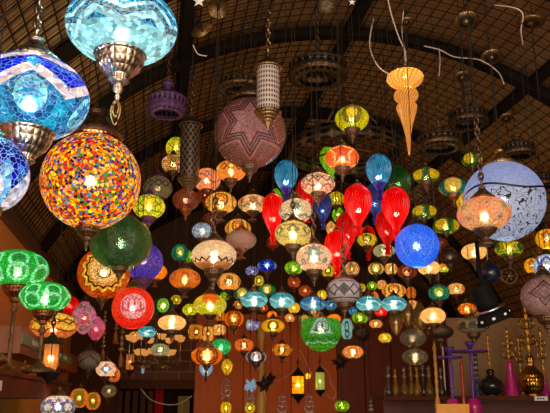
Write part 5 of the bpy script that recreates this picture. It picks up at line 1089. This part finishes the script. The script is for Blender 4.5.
hookah(492, 333, 395, 24, BLKG, GOLD, 'black water pipe with round base and golden stem', kind='round', basez=SHZ)
hookah(512, 326, 394, 15, MAG, GOLD, 'magenta water pipe with golden scroll arms', kind='tall', arms=4, basez=SHZ)
hookah(533, 300, 394, 25, GOLD, GOLD, 'tall all gold water pipe with a wide engraved base', kind='round', arms=4, gold=True, basez=SHZ, zc=SD-.05)
hookah(546, 326, 394, 12, MAG, GOLD, 'smaller magenta and gold water pipe at the right edge', kind='slim', arms=3, basez=SHZ, zc=SD+.15)
hookah(523, 333, 394, 10, GOLD, GOLD, 'slim golden water pipe between the magenta and tall gold ones', kind='slim', arms=3, basez=SHZ, zc=SD+.15)
hookah(478, 352, 396, 8, NAVL, None, 'slim water pipe with navy and silver beads', kind='slim', beads=NAVL, basez=SHZ, zc=SD+.05)
LOWZ = -.0
CZ = .93+.0
def low(px, top, w, base, stem, label, zc, **k):
    p = P(px, top, zc); s = zc/FPX; H = p.z-CZ
    t = hookah(px, 0, H/s*math.cos(PITCH*.6), w, base, stem, label, zc, basez=CZ, bf=(P(px, 399, zc).z-CZ)/H, **k); q_ = P(px, top, zc); t.location = (q_.x, q_.y, CZ+.002); return t
low(450, 357, 28, MAG, PUR, 'purple stemmed water pipe with magenta vase and purple tray, left one', 5.05, kind='tall', tray=24)
low(470, 351, 30, MAG, PUR, 'purple stemmed water pipe with magenta vase and wide purple tray, right one', 5.42, kind='tall', tray=34)
low(461, 360, 16, REDL, REDL, 'slim red water pipe between the two purple ones', 5.25, kind='slim')
low(434, 341, 20, WOOD, WOOD, 'tall golden wooden pipe stem before the bottles', 5.35, kind='slim')
t = root('counter', (1.5, 5.35, CZ), 'dark wooden counter holding the tall water pipes', 'counter')
for nm, c_, s_ in (('top', (0, 0, -.02), (1.3, .9, .04)), ('front_panel', (0, -.38, -(CZ+.04)/2), (1.24, .04, CZ-.04)), ('side_panel', (-.6, .01, -(CZ+.04)/2), (.04, .42, CZ-.04)), ('side_panel', (.6, .01, -(CZ+.04)/2), (.04, .42, CZ-.04))):
    vs, fs = [], []; box_geo(vs, fs, c_, s_); put(nm, mesh(nm, vs, fs, None, False), SHM, t)
c = P(452, 408, 4.72); t = root('carton', (c.x, c.y, CZ), 'orange yellow box in front of the magenta vases', 'box')
hh_ = P(452, 404, 4.72).z-CZ; vs, fs = [], []; box_geo(vs, fs, (0, 0, hh_/2), (.22, .05, hh_)); put('box', mesh('box', vs, fs, None, False), plain('orange_yellow_card', (.65, .28, .03), .6), t)

# strings of turned brass and wood beads hanging at the left
def bead_string(x, y, L_, label, zc=5.6):
    c = P(x, y, zc); t = root('bead_string', c, label, 'ornament'); n = 9
    prof = [(.003, 0)]
    for k in range(n): z = L_*k/n; prof += [(.005, z+.004), (.016 if k % 3 else .026, z+L_/n*.45), (.005, z+L_/n*.9)]
    put('beads', lathe('beads', [(.001, -.02)]+prof+[(.002, L_)], 14), MET['brass'], t)
    put('tassel', lathe('tassel', [(.020, -.11), (.018, -.05), (.008, -.02), (.004, 0)], 16, lambda th, q: 1+.15*math.cos(9*th)), MET['copper'], t)
    hang(t, L_)
bead_string(103, 348, .34, 'string of brass beads with a tassel above the blue diamond eye lamp', 6.3)
bead_string(121, 352, .38, 'longer string of brass beads left of the small warm lantern', 5.15)
bead_string(116, 330, .24, 'short string of brass beads left of the red calligraphy lamp')
